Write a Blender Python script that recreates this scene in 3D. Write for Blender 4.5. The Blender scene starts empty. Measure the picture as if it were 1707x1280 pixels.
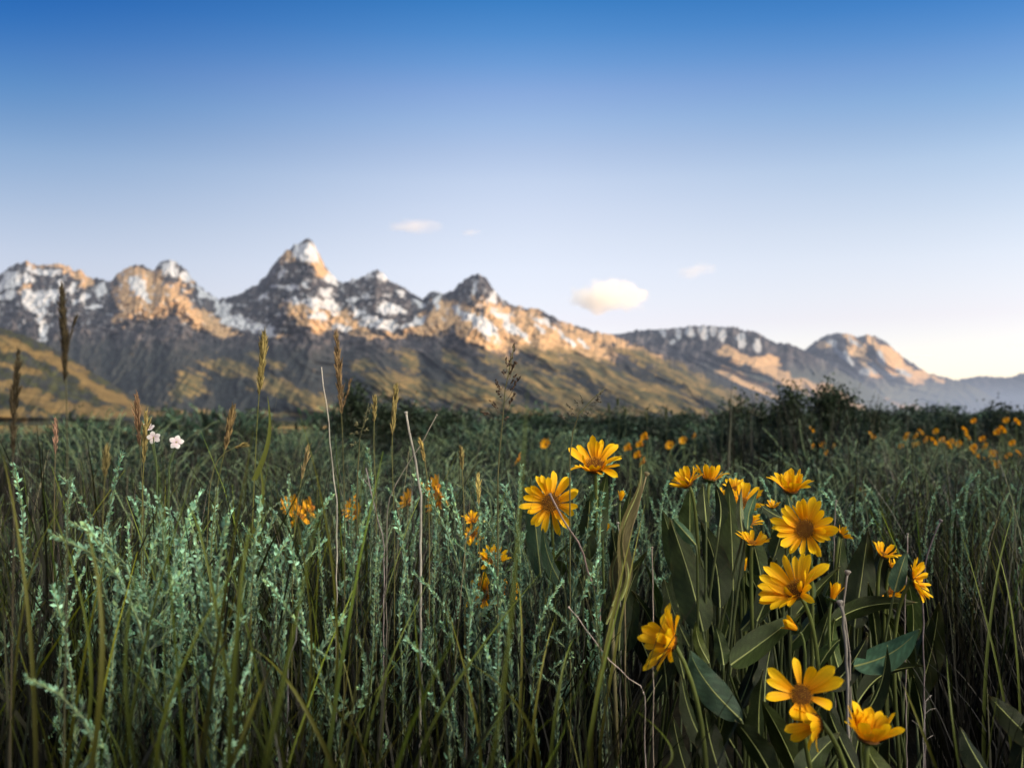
import bpy, bmesh, math, random, os
import numpy as np
from mathutils import Vector, Matrix, Quaternion, noise as mnoise

random.seed(11)
RNG = np.random.default_rng(11)
S = bpy.context.scene
COL = S.collection
PI = math.pi
F = 1560.0            # focal length in photograph pixels (1707 wide)
CAMZ = 0.66
HOR = 695.0           # horizon row in the photograph
PITCH = math.atan((HOR-640.0)/F)

# ------------------------------------------------------------------ camera
cam = bpy.data.cameras.new("camera"); camo = bpy.data.objects.new("camera", cam)
COL.objects.link(camo); S.camera = camo
cam.sensor_width = 36.0; cam.lens = 36.0*F/1707.0
cam.clip_start = 0.02; cam.clip_end = 90000.0
camo.location = (0, 0, CAMZ); camo.rotation_euler = (PI/2+PITCH, 0, 0)
cam.dof.use_dof = True; cam.dof.focus_distance = 1.42; cam.dof.aperture_fstop = 5.7

def ray(px, py):
    x = (px-853.5)/F; z = (640.0-py)/F
    c, s = math.cos(PITCH), math.sin(PITCH)
    return Vector((x, c - z*s, s + z*c))
def at(px, py, Y):
    """world point seen at photograph pixel (px, py), Y metres ahead of the camera"""
    r = ray(px, py); return Vector((0, 0, CAMZ)) + r*(Y/r.y)
def gx(px, Y):
    return (px-853.5)/F*Y

# ------------------------------------------------------------------ helpers
def tag(o, label=None, cat=None, group=None, kind=None):
    if label: o['label'] = label
    if cat: o['category'] = cat
    if group: o['group'] = group
    if kind: o['kind'] = kind
    return o
def empty(name, loc=(0, 0, 0), rz=0.0):
    o = bpy.data.objects.new(name, None); COL.objects.link(o)
    o.location = loc; o.rotation_euler = (0, 0, rz); o.empty_display_size = 0.1
    return o
def copy_tree(o, parent=None):
    c = o.copy(); COL.objects.link(c); c.parent = parent
    if parent is not None: c.matrix_parent_inverse = o.matrix_parent_inverse.copy()
    for ch in list(o.children): copy_tree(ch, c)
    return c
def npmesh(name, V, Fq, mat, col=None, parent=None, smooth=True):
    """mesh object from arrays; Fq is an (n,4) or (n,3) int array or a list of such"""
    V = np.asarray(V, np.float32)
    Fs = [np.asarray(f, np.int32) for f in (Fq if isinstance(Fq, list) else [Fq]) if len(f)]
    me = bpy.data.meshes.new(name)
    me.vertices.add(len(V)); me.vertices.foreach_set('co', V.ravel())
    nl = sum(f.size for f in Fs); npoly = sum(len(f) for f in Fs)
    me.loops.add(nl); me.polygons.add(npoly)
    me.loops.foreach_set('vertex_index', np.concatenate([f.ravel() for f in Fs]))
    st = []; k = 0
    for f in Fs:
        n = f.shape[1]; st.append(k+np.arange(len(f))*n); k += f.size
    me.polygons.foreach_set('loop_start', np.concatenate(st).astype(np.int32))
    me.update(calc_edges=True)
    me.polygons.foreach_set('use_smooth', np.full(npoly, smooth))
    if col is not None:
        a = me.color_attributes.new('col', 'FLOAT_COLOR', 'POINT')
        c = np.ones((len(V), 4), np.float32); c[:, :3] = col
        a.data.foreach_set('color', c.ravel())
    me.materials.append(mat)
    o = bpy.data.objects.new(name, me); COL.objects.link(o)
    if parent is not None: o.parent = parent
    return o

class MB:
    """collects coloured tubes, ribbons, leaves and lumps; build() links them as one mesh"""
    def __init__(s): s.V = []; s.Q = []; s.T = []; s.C = []; s.n = 0
    def add(s, V, Q=None, T=None, C=(1, 1, 1)):
        V = np.asarray(V, float).reshape(-1, 3); m = len(V)
        s.V.append(V)
        C = np.asarray(C, float); s.C.append(np.broadcast_to(C, (m, 3)) if C.ndim == 1 else C)
        if Q is not None and len(Q): s.Q.append(np.asarray(Q)+s.n)
        if T is not None and len(T): s.T.append(np.asarray(T)+s.n)
        s.n += m
    def tube(s, pts, rad, C=(1, 1, 1), k=5, cap=True):
        pts = np.asarray(pts, float); m = len(pts)
        rad = np.broadcast_to(np.asarray(rad, float), (m,))
        tg = np.gradient(pts, axis=0); tg /= np.linalg.norm(tg, axis=1)[:, None]+1e-12
        up = np.array([0.31, 0.11, 0.95]) if abs(tg[0][2]) < .9 else np.array([0.9, 0.3, 0.1])
        a = np.cross(tg, up); a /= np.linalg.norm(a, axis=1)[:, None]+1e-12
        b = np.cross(tg, a)
        th = np.arange(k)*2*PI/k
        V = pts[:, None]+rad[:, None, None]*(np.cos(th)[None, :, None]*a[:, None]+np.sin(th)[None, :, None]*b[:, None])
        Q = []
        for i in range(m-1):
            for j in range(k):
                j2 = (j+1) % k
                Q.append((i*k+j, i*k+j2, (i+1)*k+j2, (i+1)*k+j))
        C = np.asarray(C, float)
        if C.ndim == 2: C = np.repeat(C, k, axis=0)
        T = []
        if cap:
            for j in range(1, k-1): T.append(((m-1)*k, (m-1)*k+j, (m-1)*k+j+1))
        s.add(V.reshape(-1, 3), Q, T, C)
    def ribbon(s, pts, wid, side, C=(1, 1, 1), fold=0.0):
        """blade: centre line pts, half-widths wid, side vectors; fold lifts the edges"""
        pts = np.asarray(pts, float); m = len(pts); side = np.broadcast_to(np.asarray(side, float), (m, 3))
        wid = np.asarray(wid, float)[:, None]
        tg = np.gradient(pts, axis=0); tg /= np.linalg.norm(tg, axis=1)[:, None]+1e-12
        nn = np.cross(side, tg)
        L = pts-side*wid+nn*wid*fold; R = pts+side*wid+nn*wid*fold
        V = np.stack([L, pts, R], 1).reshape(-1, 3)
        Q = []
        for i in range(m-1):
            a = i*3
            Q += [(a, a+1, a+4, a+3), (a+1, a+2, a+5, a+4)]
        C = np.asarray(C, float)
        if C.ndim == 2: C = np.repeat(C, 3, axis=0)
        s.add(V, Q, None, C)
    def build(s, name, mat, parent=None, smooth=True):
        Fs = []
        if s.Q: Fs.append(np.concatenate(s.Q))
        if s.T: Fs.append(np.concatenate(s.T))
        return npmesh(name, np.concatenate(s.V), Fs, mat, np.concatenate(s.C), parent, smooth)

# ------------------------------------------------------------------ numpy noise
def _hash(ix, iy, seed):
    h = (ix.astype(np.int64)*374761393 + iy.astype(np.int64)*668265263 + seed*1442695041) & 0xffffffff
    h = ((h ^ (h >> 13))*1274126177) & 0xffffffff
    return ((h ^ (h >> 16)) & 0xffffff)/float(0xffffff)
def gnoise(x, y, seed=0):
    x0 = np.floor(x); y0 = np.floor(y); fx = x-x0; fy = y-y0
    ux = fx*fx*fx*(fx*(fx*6-15)+10); uy = fy*fy*fy*(fy*(fy*6-15)+10)
    def g(ix, iy, dx, dy):
        a = _hash(ix, iy, seed)*2*PI; return np.cos(a)*dx+np.sin(a)*dy
    n00 = g(x0, y0, fx, fy); n10 = g(x0+1, y0, fx-1, fy)
    n01 = g(x0, y0+1, fx, fy-1); n11 = g(x0+1, y0+1, fx-1, fy-1)
    return ((n00*(1-ux)+n10*ux)*(1-uy)+(n01*(1-ux)+n11*ux)*uy)*1.4
def fbm(x, y, o=4, seed=0, gain=.5):
    r = 0; a = 1; t = 0
    for i in range(o): r = r+a*gnoise(x*2**i, y*2**i, seed+i*17); t += a; a *= gain
    return r/t
def ridged(x, y, o=4, seed=0, gain=.5):
    r = 0; a = 1; t = 0
    for i in range(o): r = r+a*(1-2*np.abs(gnoise(x*2**i, y*2**i, seed+i*31))); t += a; a *= gain
    return r/t
def sm(a, b, x):
    t = np.clip((x-a)/(b-a), 0, 1); return t*t*(3-2*t)

# ------------------------------------------------------------------ materials
MATS = {}
def mat_col(name, rough=.7, spec=.3, transl=0.0, tcol=(1, 1, 1), bump=0.0, bscale=300.0, vary=0.0, vscale=20.0, coat=0.0, colour=None, sheen=0.0):
    m = bpy.data.materials.new(name); m.use_nodes = True
    nt = m.node_tree; N = nt.nodes; L = nt.links
    b = N['Principled BSDF']; b.inputs['Roughness'].default_value = rough
    b.inputs['Specular IOR Level'].default_value = spec
    b.inputs['Sheen Weight'].default_value = sheen
    if colour is None:
        a = N.new('ShaderNodeAttribute'); a.attribute_name = 'col'; src = a.outputs['Color']
    else:
        a = N.new('ShaderNodeRGB'); a.outputs[0].default_value = (*colour, 1); src = a.outputs[0]
    if vary:
        tc = N.new('ShaderNodeTexCoord')
        nz = N.new('ShaderNodeTexNoise'); nz.inputs['Scale'].default_value = vscale; nz.inputs['Detail'].default_value = 3
        L.new(tc.outputs['Object'], nz.inputs['Vector'])
        mr = N.new('ShaderNodeMapRange'); mr.inputs[1].default_value = .3; mr.inputs[2].default_value = .7
        mr.inputs[3].default_value = 1-vary; mr.inputs[4].default_value = 1+vary
        L.new(nz.outputs[0], mr.inputs[0])
        vm = N.new('ShaderNodeVectorMath'); vm.operation = 'SCALE'
        L.new(src, vm.inputs[0]); L.new(mr.outputs[0], vm.inputs['Scale']); src = vm.outputs[0]
    L.new(src, b.inputs['Base Color'])
    if bump:
        tc2 = N.new('ShaderNodeTexCoord')
        n2 = N.new('ShaderNodeTexNoise'); n2.inputs['Scale'].default_value = bscale; n2.inputs['Detail'].default_value = 4
        L.new(tc2.outputs['Object'], n2.inputs['Vector'])
        bp = N.new('ShaderNodeBump'); bp.inputs['Strength'].default_value = bump; bp.inputs['Distance'].default_value = .002
        L.new(n2.outputs[0], bp.inputs['Height']); L.new(bp.outputs[0], b.inputs['Normal'])
    if transl:
        t = N.new('ShaderNodeBsdfTranslucent'); vt = N.new('ShaderNodeVectorMath'); vt.operation = 'MULTIPLY'
        vt.inputs[1].default_value = tcol; L.new(src, vt.inputs[0]); L.new(vt.outputs[0], t.inputs[0])
        mx = N.new('ShaderNodeMixShader'); mx.inputs[0].default_value = transl
        L.new(b.outputs[0], mx.inputs[1]); L.new(t.outputs[0], mx.inputs[2])
        L.new(mx.outputs[0], N['Material Output'].inputs[0])
    MATS[name] = m
    return m

# ------------------------------------------------------------------ light
SUN_EL = math.radians(10.0); SUN_AZ = math.radians(103.0)      # clockwise from +y
sund = Vector((math.sin(SUN_AZ)*math.cos(SUN_EL), math.cos(SUN_AZ)*math.cos(SUN_EL), math.sin(SUN_EL)))
sl = bpy.data.lights.new("sun", 'SUN'); sl.energy = 5.0; sl.angle = math.radians(.5); sl.color = (1.0, .64, .33)
so = bpy.data.objects.new("sun", sl); COL.objects.link(so)
so.rotation_euler = sund.to_track_quat('Z', 'Y').to_euler(); so.location = (40, 0, 60)

w = bpy.data.worlds.new("World"); S.world = w; w.use_nodes = True
nt = w.node_tree; N = nt.nodes; L = nt.links; bg = N['Background']; bg.inputs[1].default_value = 0.1
sk = N.new('ShaderNodeTexSky'); sk.sky_type = 'NISHITA'; sk.sun_disc = False
sk.sun_elevation = SUN_EL; sk.sun_rotation = math.radians(93.0); sk.altitude = 2000; sk.ozone_density = 2.0
tc = N.new('ShaderNodeTexCoord'); sp = N.new('ShaderNodeSeparateXYZ'); L.new(tc.outputs['Generated'], sp.inputs[0])
asn = N.new('ShaderNodeMath'); asn.operation = 'ARCSINE'; L.new(sp.outputs[2], asn.inputs[0])
mr = N.new('ShaderNodeMapRange'); L.new(asn.outputs[0], mr.inputs[0]); mr.inputs[1].default_value = 0; mr.inputs[2].default_value = math.radians(60)
rp = N.new('ShaderNodeValToRGB'); L.new(mr.outputs[0], rp.inputs[0])
SKY = [(0, (3.9, 2.85, 2.75)), (3.5, (4.0, 2.80, 2.62)), (5.7, (4.5, 2.86, 2.56)), (7.1, (4.95, 3.15, 2.66)), (8.9, (5.45, 3.45, 2.80)), (10.7, (5.7, 3.6, 2.85)), (12.5, (5.75, 3.68, 2.92)), (14.2, (5.6, 3.7, 2.98)),
       (15.9, (4.9, 3.45, 2.95)), (17.6, (4.1, 3.25, 3.0)), (19.3, (3.3, 2.9, 3.0)), (20.9, (2.2, 2.55, 2.95)), (22.5, (1.35, 2.2, 2.85)), (25, (.5, 1.7, 2.6)), (32, (1.4, 1.9, 2.3)), (60, (1.9, 1.7, 1.6))]
el = rp.color_ramp.elements
while len(el) < len(SKY): el.new(.5)
for e, (d, c) in zip(el, SKY):
    e.position = d/60.0; e.color = (c[0]/6, c[1]/6, c[2]/6, 1)
sc_ = N.new('ShaderNodeVectorMath'); sc_.operation = 'SCALE'; sc_.inputs['Scale'].default_value = 6.0; L.new(rp.outputs[0], sc_.inputs[0])
# the sky opposite the range is brighter and warmer than the polarised blue above it
mb = N.new('ShaderNodeMapRange'); mb.interpolation_type = 'SMOOTHSTEP'; L.new(sp.outputs[1], mb.inputs[0])
mb.inputs[1].default_value = .45; mb.inputs[2].default_value = -.5; mb.inputs[3].default_value = 0; mb.inputs[4].default_value = 1
mxb = N.new('ShaderNodeMix'); mxb.data_type = 'VECTOR'; L.new(mb.outputs[0], mxb.inputs['Factor'])
mxb.inputs['A'].default_value = (1, 1, 1); mxb.inputs['B'].default_value = (1.9, 1.5, 1.15)
m1 = N.new('ShaderNodeVectorMath'); m1.operation = 'MULTIPLY'; L.new(sk.outputs[0], m1.inputs[0]); L.new(sc_.outputs[0], m1.inputs[1])
m2 = N.new('ShaderNodeVectorMath'); m2.operation = 'MULTIPLY'; L.new(m1.outputs[0], m2.inputs[0]); L.new(mxb.outputs['Result'], m2.inputs[1])
hi = N.new('ShaderNodeMapRange'); hi.interpolation_type = 'SMOOTHSTEP'; L.new(sp.outputs[2], hi.inputs[0])
hi.inputs[1].default_value = .10; hi.inputs[2].default_value = .42; hi.inputs[3].default_value = 0; hi.inputs[4].default_value = 1
def side_tint(src, x0, x1, low, high):
    ml = N.new('ShaderNodeMapRange'); ml.interpolation_type = 'SMOOTHSTEP'; L.new(sp.outputs[0], ml.inputs[0])
    ml.inputs[1].default_value = x0; ml.inputs[2].default_value = x1; ml.inputs[3].default_value = 0; ml.inputs[4].default_value = 1
    q = N.new('ShaderNodeMix'); q.data_type = 'VECTOR'; L.new(hi.outputs[0], q.inputs['Factor']); q.inputs['A'].default_value = low; q.inputs['B'].default_value = high
    p = N.new('ShaderNodeMix'); p.data_type = 'VECTOR'; L.new(ml.outputs[0], p.inputs['Factor']); p.inputs['A'].default_value = (1, 1, 1); L.new(q.outputs['Result'], p.inputs['B'])
    m = N.new('ShaderNodeVectorMath'); m.operation = 'MULTIPLY'; L.new(src, m.inputs[0]); L.new(p.outputs['Result'], m.inputs[1]); return m.outputs[0]
m4o = side_tint(m2.outputs[0], .05, -.55, (.60, .61, .64), (.07, .35, .58))
m4o = side_tint(m4o, -.05, .55, (.82, .82, .80), (.40, .62, .74))
# added warm fill glow in the sky, high on the right behind the viewer
gd = N.new('ShaderNodeVectorMath'); gd.operation = 'DOT_PRODUCT'; L.new(tc.outputs['Generated'], gd.inputs[0])
GA, GE = math.radians(128), math.radians(36); gd.inputs[1].default_value = (math.sin(GA)*math.cos(GE), math.cos(GA)*math.cos(GE), math.sin(GE))
gm = N.new('ShaderNodeMapRange'); gm.interpolation_type = 'SMOOTHSTEP'; L.new(gd.outputs['Value'], gm.inputs[0])
gm.inputs[1].default_value = math.cos(math.radians(27)); gm.inputs[2].default_value = math.cos(math.radians(6)); gm.inputs[3].default_value = 0; gm.inputs[4].default_value = 168
gs = N.new('ShaderNodeVectorMath'); gs.operation = 'SCALE'; gs.inputs[0].default_value = (1.0, .88, .66); L.new(gm.outputs[0], gs.inputs['Scale'])
g2 = N.new('ShaderNodeVectorMath'); L.new(m4o, g2.inputs[0]); L.new(gs.outputs[0], g2.inputs[1])
L.new(g2.outputs[0], bg.inputs[0])

S.render.engine = 'CYCLES'
S.view_settings.view_transform = 'Standard'; S.view_settings.look = 'None'; S.view_settings.exposure = 0; S.view_settings.gamma = 1
cy = S.cycles; cy.use_denoising = True; cy.max_bounces = 6; cy.diffuse_bounces = 3; cy.glossy_bounces = 2; cy.transmission_bounces = 4
cy.transparent_max_bounces = 8; cy.volume_bounces = 2; cy.sample_clamp_indirect = 4; cy.use_adaptive_sampling = True; cy.adaptive_threshold = .02

# ------------------------------------------------------------------ mountains
def ell(u, v, L, jit=0.0, seed=3):
    """soft union of ellipses (cx, cy, rx, ry, angle degrees clockwise on the page, weight)"""
    if jit:
        u = u+jit*fbm(u/26, v/22, 4, seed)*26; v = v+jit*fbm(u/24, v/20, 4, seed+9)*22
    m = np.zeros_like(u)
    for e in L:
        cx, cy_, rx, ry = e[:4]; a = math.radians(e[4] if len(e) > 4 else 0); wt = e[5] if len(e) > 5 else 1
        du = u-cx; dv = v-cy_
        p = (du*math.cos(a)+dv*math.sin(a))/rx; q = (-du*math.sin(a)+dv*math.cos(a))/ry
        m = np.maximum(m, wt*np.exp(-(p*p+q*q)**1.5*.7))
    return m
def blur1(a, s, axis):
    k = int(3*s); x = np.arange(-k, k+1); g = np.exp(-x*x/(2*s*s)); g /= g.sum()
    pad = [(0, 0), (0, 0)]; pad[axis] = (k, k)
    ap = np.pad(a, pad, 'edge')
    return np.apply_along_axis(lambda r: np.convolve(r, g, 'valid'), axis, ap)

def range_mesh(name, sky, u0, u1, du, rows, base, D0, D1, slope, lit_fn, col_fn, seed, rug=1.0, skyamp=2.0, relief=True):
    us = np.arange(u0, u1+du, du); sx = [p[0] for p in sky]; sy = [p[1] for p in sky]
    top = np.interp(us, sx, sy)
    jag = skyamp*(fbm(us/8.0, us*0+seed, 4, seed, .75)*3.4+ridged(us/11.0, us*0+seed, 2, seed+1)*1.0)
    t = np.linspace(0, 1, rows)[:, None]
    U = np.broadcast_to(us[None], (rows, len(us))); 
    Vv = base-(base-top[None])*(1-(1-t)**1.15)+jag[None]*t**5           # image row, base -> skyline
    LIT = lit_fn(U, Vv)
    dep = D0+(D1-D0)*t+0*U
    px = dep/F
    R = np.zeros_like(U)
    if relief:
        R = np.cumsum(LIT*slope*du*px.mean(), axis=1)
        R = R-blur1(R, 42/du, 1)
        lm = np.clip(LIT, 0, 1); lm = blur1(blur1(lm, 26/du, 1), 8, 0); R = R-520*lm*(D0/8000)
        R = blur1(R, 2.0, 1)
    # buttresses running down the face, finer and finer
    rr = ridged(U/46+Vv/70, Vv/110, 4, seed+5, .55)*230+fbm(U/14, Vv/26, 4, seed+8, .6)*130
    rd = ridged((U*.5-Vv)/26+fbm(U/90, Vv/90, 2, seed+3)*1.2, (U+Vv*.5)/190, 3, seed+6, .5)*190
    k2 = sm(545, 600, Vv)*sm(300, 650, U)
    rr = rr*(1-.75*k2)+rd*k2
    rr = rr + sm(600, 540, Vv)*fbm(U/7, Vv/8, 3, seed+13, .6)*150
    R = R - rug*rr*(.35+.65*np.sin(PI*np.clip(t, 0, 1))**.5)*(D0/8000)
    fade = sm(0, .06, t)
    dep = dep+R*fade*(1-.6*sm(.9, 1, t))
    dep = np.maximum(dep, D0*.8)
    sl_ = ray(0, 0); 
    c, s = math.cos(PITCH), math.sin(PITCH)
    z = (640.0-Vv)/F; x = (U-853.5)/F
    rx, ry, rz = x, c-z*s, s+z*c
    k = dep/ry
    P = np.stack([rx*k, ry*k, CAMZ+rz*k], -1)
    C = col_fn(U, Vv, t+0*U, LIT)
    # foot below the plain and a far side that falls away behind the crest
    foot = P[:1].copy(); foot[..., 2] = -260; foot[..., 1] -= 120
    b1 = P[-1:].copy(); b1[..., 1] += 500; b1[..., 2] -= 380
    b2 = P[-1:].copy(); b2[..., 1] += 2600; b2[..., 2] = -60
    P = np.concatenate([foot, P, b1, b2]); C = np.concatenate([C[:1], C, C[-1:], C[-1:]])
    nr, nc = P.shape[:2]
    idx = np.arange(nr*nc).reshape(nr, nc)
    Q = np.stack([idx[:-1, :-1], idx[:-1, 1:], idx[1:, 1:], idx[1:, :-1]], -1).reshape(-1, 4)
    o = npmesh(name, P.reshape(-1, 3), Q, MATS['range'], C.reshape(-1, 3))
    tag(o, kind='structure')
    return o

def mat_range():
    """rock, snow, wood and grass from the mesh colour, sunlight painted in, broken up by noise, with distance haze laid over it by depth from the plain"""
    m = bpy.data.materials.new('range'); m.use_nodes = True; nt = m.node_tree; N = nt.nodes; L = nt.links
    b = N['Principled BSDF']; b.inputs['Roughness'].default_value = .95; b.inputs['Specular IOR Level'].default_value = .1
    a = N.new('ShaderNodeAttribute'); a.attribute_name = 'col'
    ge = N.new('ShaderNodeNewGeometry')
    nz = N.new('ShaderNodeTexNoise'); nz.inputs['Scale'].default_value = .012; nz.inputs['Detail'].default_value = 6
    L.new(ge.outputs['Position'], nz.inputs['Vector'])
    mr = N.new('ShaderNodeMapRange'); mr.inputs[1].default_value = .3; mr.inputs[2].default_value = .7; mr.inputs[3].default_value = .72; mr.inputs[4].default_value = 1.28
    L.new(nz.outputs[0], mr.inputs[0])
    vm = N.new('ShaderNodeVectorMath'); vm.operation = 'SCALE'; L.new(a.outputs['Color'], vm.inputs[0]); L.new(mr.outputs[0], vm.inputs['Scale'])
    L.new(vm.outputs[0], b.inputs['Base Color'])
    # haze painted on as emission, thicker with distance and towards the plain
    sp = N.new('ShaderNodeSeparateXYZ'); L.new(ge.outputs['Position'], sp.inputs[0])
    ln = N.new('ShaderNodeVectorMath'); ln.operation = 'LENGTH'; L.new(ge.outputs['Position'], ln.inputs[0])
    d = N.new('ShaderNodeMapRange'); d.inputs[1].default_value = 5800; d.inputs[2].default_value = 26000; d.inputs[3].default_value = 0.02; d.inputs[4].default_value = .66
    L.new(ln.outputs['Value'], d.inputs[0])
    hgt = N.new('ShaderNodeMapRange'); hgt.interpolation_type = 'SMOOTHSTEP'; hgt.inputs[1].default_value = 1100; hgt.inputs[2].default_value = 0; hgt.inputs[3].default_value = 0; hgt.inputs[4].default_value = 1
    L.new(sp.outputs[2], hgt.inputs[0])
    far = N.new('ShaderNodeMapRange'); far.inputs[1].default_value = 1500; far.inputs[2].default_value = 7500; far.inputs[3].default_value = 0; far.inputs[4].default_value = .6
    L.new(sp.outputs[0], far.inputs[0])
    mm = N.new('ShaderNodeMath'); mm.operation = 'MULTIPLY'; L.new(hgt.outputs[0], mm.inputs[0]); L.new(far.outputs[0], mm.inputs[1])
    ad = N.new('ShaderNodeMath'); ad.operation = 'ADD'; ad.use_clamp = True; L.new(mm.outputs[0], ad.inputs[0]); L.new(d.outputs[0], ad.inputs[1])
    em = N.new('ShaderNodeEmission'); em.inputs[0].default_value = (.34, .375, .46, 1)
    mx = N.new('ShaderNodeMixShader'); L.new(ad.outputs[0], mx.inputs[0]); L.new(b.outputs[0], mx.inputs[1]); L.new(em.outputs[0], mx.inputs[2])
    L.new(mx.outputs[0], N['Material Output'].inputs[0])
    MATS['range'] = m
mat_range()

ROCK = np.array((.016, .019, .030)); ROCK2 = np.array((.085, .083, .095)); LIT_TAN = np.array((.43, .30, .18)); SNOW = np.array((.37, .41, .48))  # sunlit rock is painted tan, the shaded rest near black
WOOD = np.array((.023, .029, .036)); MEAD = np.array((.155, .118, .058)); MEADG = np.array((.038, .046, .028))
def mixc(a, b, f): return a*(1-f[..., None])+b*f[..., None]

SNOWS = [(12, 470, 26, 13, -30), (75, 452, 24, 6), (45, 455, 7, 14), (72, 498, 36, 12, -12), (48, 500, 8, 18, -20), (68, 522, 7, 18), (73, 550, 7, 14, 15), (168, 488, 8, 12), (160, 511, 14, 5),
         (120, 480, 12, 5, -20), (135, 498, 18, 4, -15), (228, 474, 9, 16, -40), (243, 492, 16, 6, 35), (285, 448, 16, 14), (310, 460, 13, 8, 40), (340, 490, 26, 5, 33), (362, 510, 10, 8, 30),
         (375, 520, 10, 16), (395, 538, 34, 10, 12), (435, 548, 20, 7, 15), (445, 500, 10, 5), (503, 414, 24, 10, -33), (515, 422, 11, 13), (482, 478, 13, 10), (496, 500, 10, 9), (470, 455, 10, 5),
         (550, 466, 7, 12, -30), (535, 508, 30, 11, 12), (528, 528, 20, 8, 20), (570, 550, 14, 6), (455, 560, 14, 4), (590, 466, 9, 6), (612, 458, 12, 5, 40), (640, 462, 12, 6, 40), (612, 492, 14, 6),
         (650, 514, 26, 9, 12), (598, 520, 14, 7, 30), (630, 540, 34, 8, 14), (585, 500, 8, 5), (690, 540, 22, 6, -30), (700, 503, 8, 5), (668, 490, 14, 4, 40), (730, 502, 6, 12, 30), (735, 485, 10, 4),
         (765, 520, 16, 8, 40), (785, 532, 36, 9, 34), (810, 548, 30, 9, 38), (825, 495, 10, 10, 40), (845, 535, 34, 8, 44), (868, 555, 24, 6, 44), (905, 535, 22, 4, 20), (945, 562, 20, 5, 45),
         (795, 478, 6, 8), (900, 548, 14, 4, 40), (975, 575, 10, 4, 40), (15, 492, 20, 6, -10), (95, 470, 6, 10), (545, 490, 10, 5, 30), (510, 475, 6, 8), (460, 475, 8, 5)]
LIT_TANS = [(48, 437, 13, 9), (90, 441, 22, 6), (112, 447, 10, 7), (137, 462, 12, 16), (40, 480, 10, 6), (215, 460, 26, 16), (225, 490, 34, 24, 20), (205, 500, 14, 18), (250, 470, 26, 18, 50), (245, 520, 26, 12),  # where sunlight on the rock is painted in
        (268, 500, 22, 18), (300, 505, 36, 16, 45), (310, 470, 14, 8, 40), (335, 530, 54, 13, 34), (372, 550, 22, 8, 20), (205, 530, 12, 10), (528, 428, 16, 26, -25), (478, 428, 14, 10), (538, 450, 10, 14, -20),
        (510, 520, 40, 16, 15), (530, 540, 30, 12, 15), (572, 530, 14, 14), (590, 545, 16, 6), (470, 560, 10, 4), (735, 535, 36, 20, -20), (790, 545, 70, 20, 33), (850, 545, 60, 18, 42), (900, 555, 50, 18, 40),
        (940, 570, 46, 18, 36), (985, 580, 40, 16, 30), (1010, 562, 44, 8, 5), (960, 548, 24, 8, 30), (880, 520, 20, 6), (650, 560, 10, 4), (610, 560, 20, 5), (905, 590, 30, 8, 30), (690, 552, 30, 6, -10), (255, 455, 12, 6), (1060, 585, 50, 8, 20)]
LIT_MEADS = [(315, 640, 26, 26), (300, 655, 16, 20), (375, 612, 34, 14, 10), (420, 625, 60, 14, 30), (470, 650, 50, 18, 30), (520, 668, 50, 14, 25), (440, 600, 30, 8, 20), (555, 680, 40, 8), (600, 610, 26, 10), (640, 640, 40, 24, 20),  # gold meadow, with sunlight on the foothills painted in
         (680, 600, 26, 16, 40), (700, 650, 46, 20, 20), (760, 655, 50, 20, 20), (760, 600, 30, 10, 40), (820, 660, 70, 18, 25), (860, 620, 70, 14, 30), (900, 590, 60, 14, 30), (930, 650, 100, 22, 25), (1000, 620, 90, 20, 28),
         (1080, 600, 70, 14, 24), (1080, 660, 110, 26, 22), (1140, 630, 90, 16, 26), (1200, 660, 80, 20, 22), (470, 690, 300, 4), (1000, 685, 260, 8), (280, 690, 90, 8)]
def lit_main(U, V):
    a = ell(U, V, LIT_TANS, .5); b = ell(U, V, [e for e in SNOWS if e[1] < 460 or (470 < e[1] and 500 < e[0] < 600) or (e[0] > 750)], .4); c = ell(U, V, LIT_MEADS, .6, 8)
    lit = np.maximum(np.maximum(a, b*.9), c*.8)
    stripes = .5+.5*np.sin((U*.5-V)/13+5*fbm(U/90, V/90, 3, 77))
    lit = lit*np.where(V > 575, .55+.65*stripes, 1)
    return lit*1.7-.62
def col_main(U, V, t, LIT):
    hs = np.interp(U[0], [p[0] for p in SKY_MAIN], [p[1] for p in SKY_MAIN])[None]
    n1 = fbm(U/16, V/14, 5, 21, .6); n2 = fbm(U/7+V/20, V/9, 4, 45, .6)
    n3 = fbm(U/4.5, V/5.5, 3, 145, .6)
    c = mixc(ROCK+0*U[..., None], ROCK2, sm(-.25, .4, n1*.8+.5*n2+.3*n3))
    c = mixc(c, WOOD, sm(-12, 28, V-(572+22*n1+.04*(U-500))))  # dark woods, with shadow on the lower slopes painted into their colour
    c = mixc(c, LIT_TAN*(1+.0*U[..., None])*(.8+.5*n3[..., None]), sm(.32, .56, ell(U, V, LIT_TANS, .9)+.45*n2+.38*n3))
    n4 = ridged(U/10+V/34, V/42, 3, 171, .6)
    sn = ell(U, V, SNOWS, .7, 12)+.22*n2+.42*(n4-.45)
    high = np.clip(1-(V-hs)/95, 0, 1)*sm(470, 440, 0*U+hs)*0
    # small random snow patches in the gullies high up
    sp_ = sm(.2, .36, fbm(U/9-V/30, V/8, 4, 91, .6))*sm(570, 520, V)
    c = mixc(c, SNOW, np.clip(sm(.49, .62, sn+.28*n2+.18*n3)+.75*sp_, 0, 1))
    me = ell(U, V, LIT_MEADS, .7, 8)
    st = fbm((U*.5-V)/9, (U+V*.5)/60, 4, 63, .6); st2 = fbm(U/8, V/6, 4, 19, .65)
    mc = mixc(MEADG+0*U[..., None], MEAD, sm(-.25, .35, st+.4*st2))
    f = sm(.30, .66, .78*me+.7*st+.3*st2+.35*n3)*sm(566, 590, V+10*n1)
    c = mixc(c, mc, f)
    return c
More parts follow.
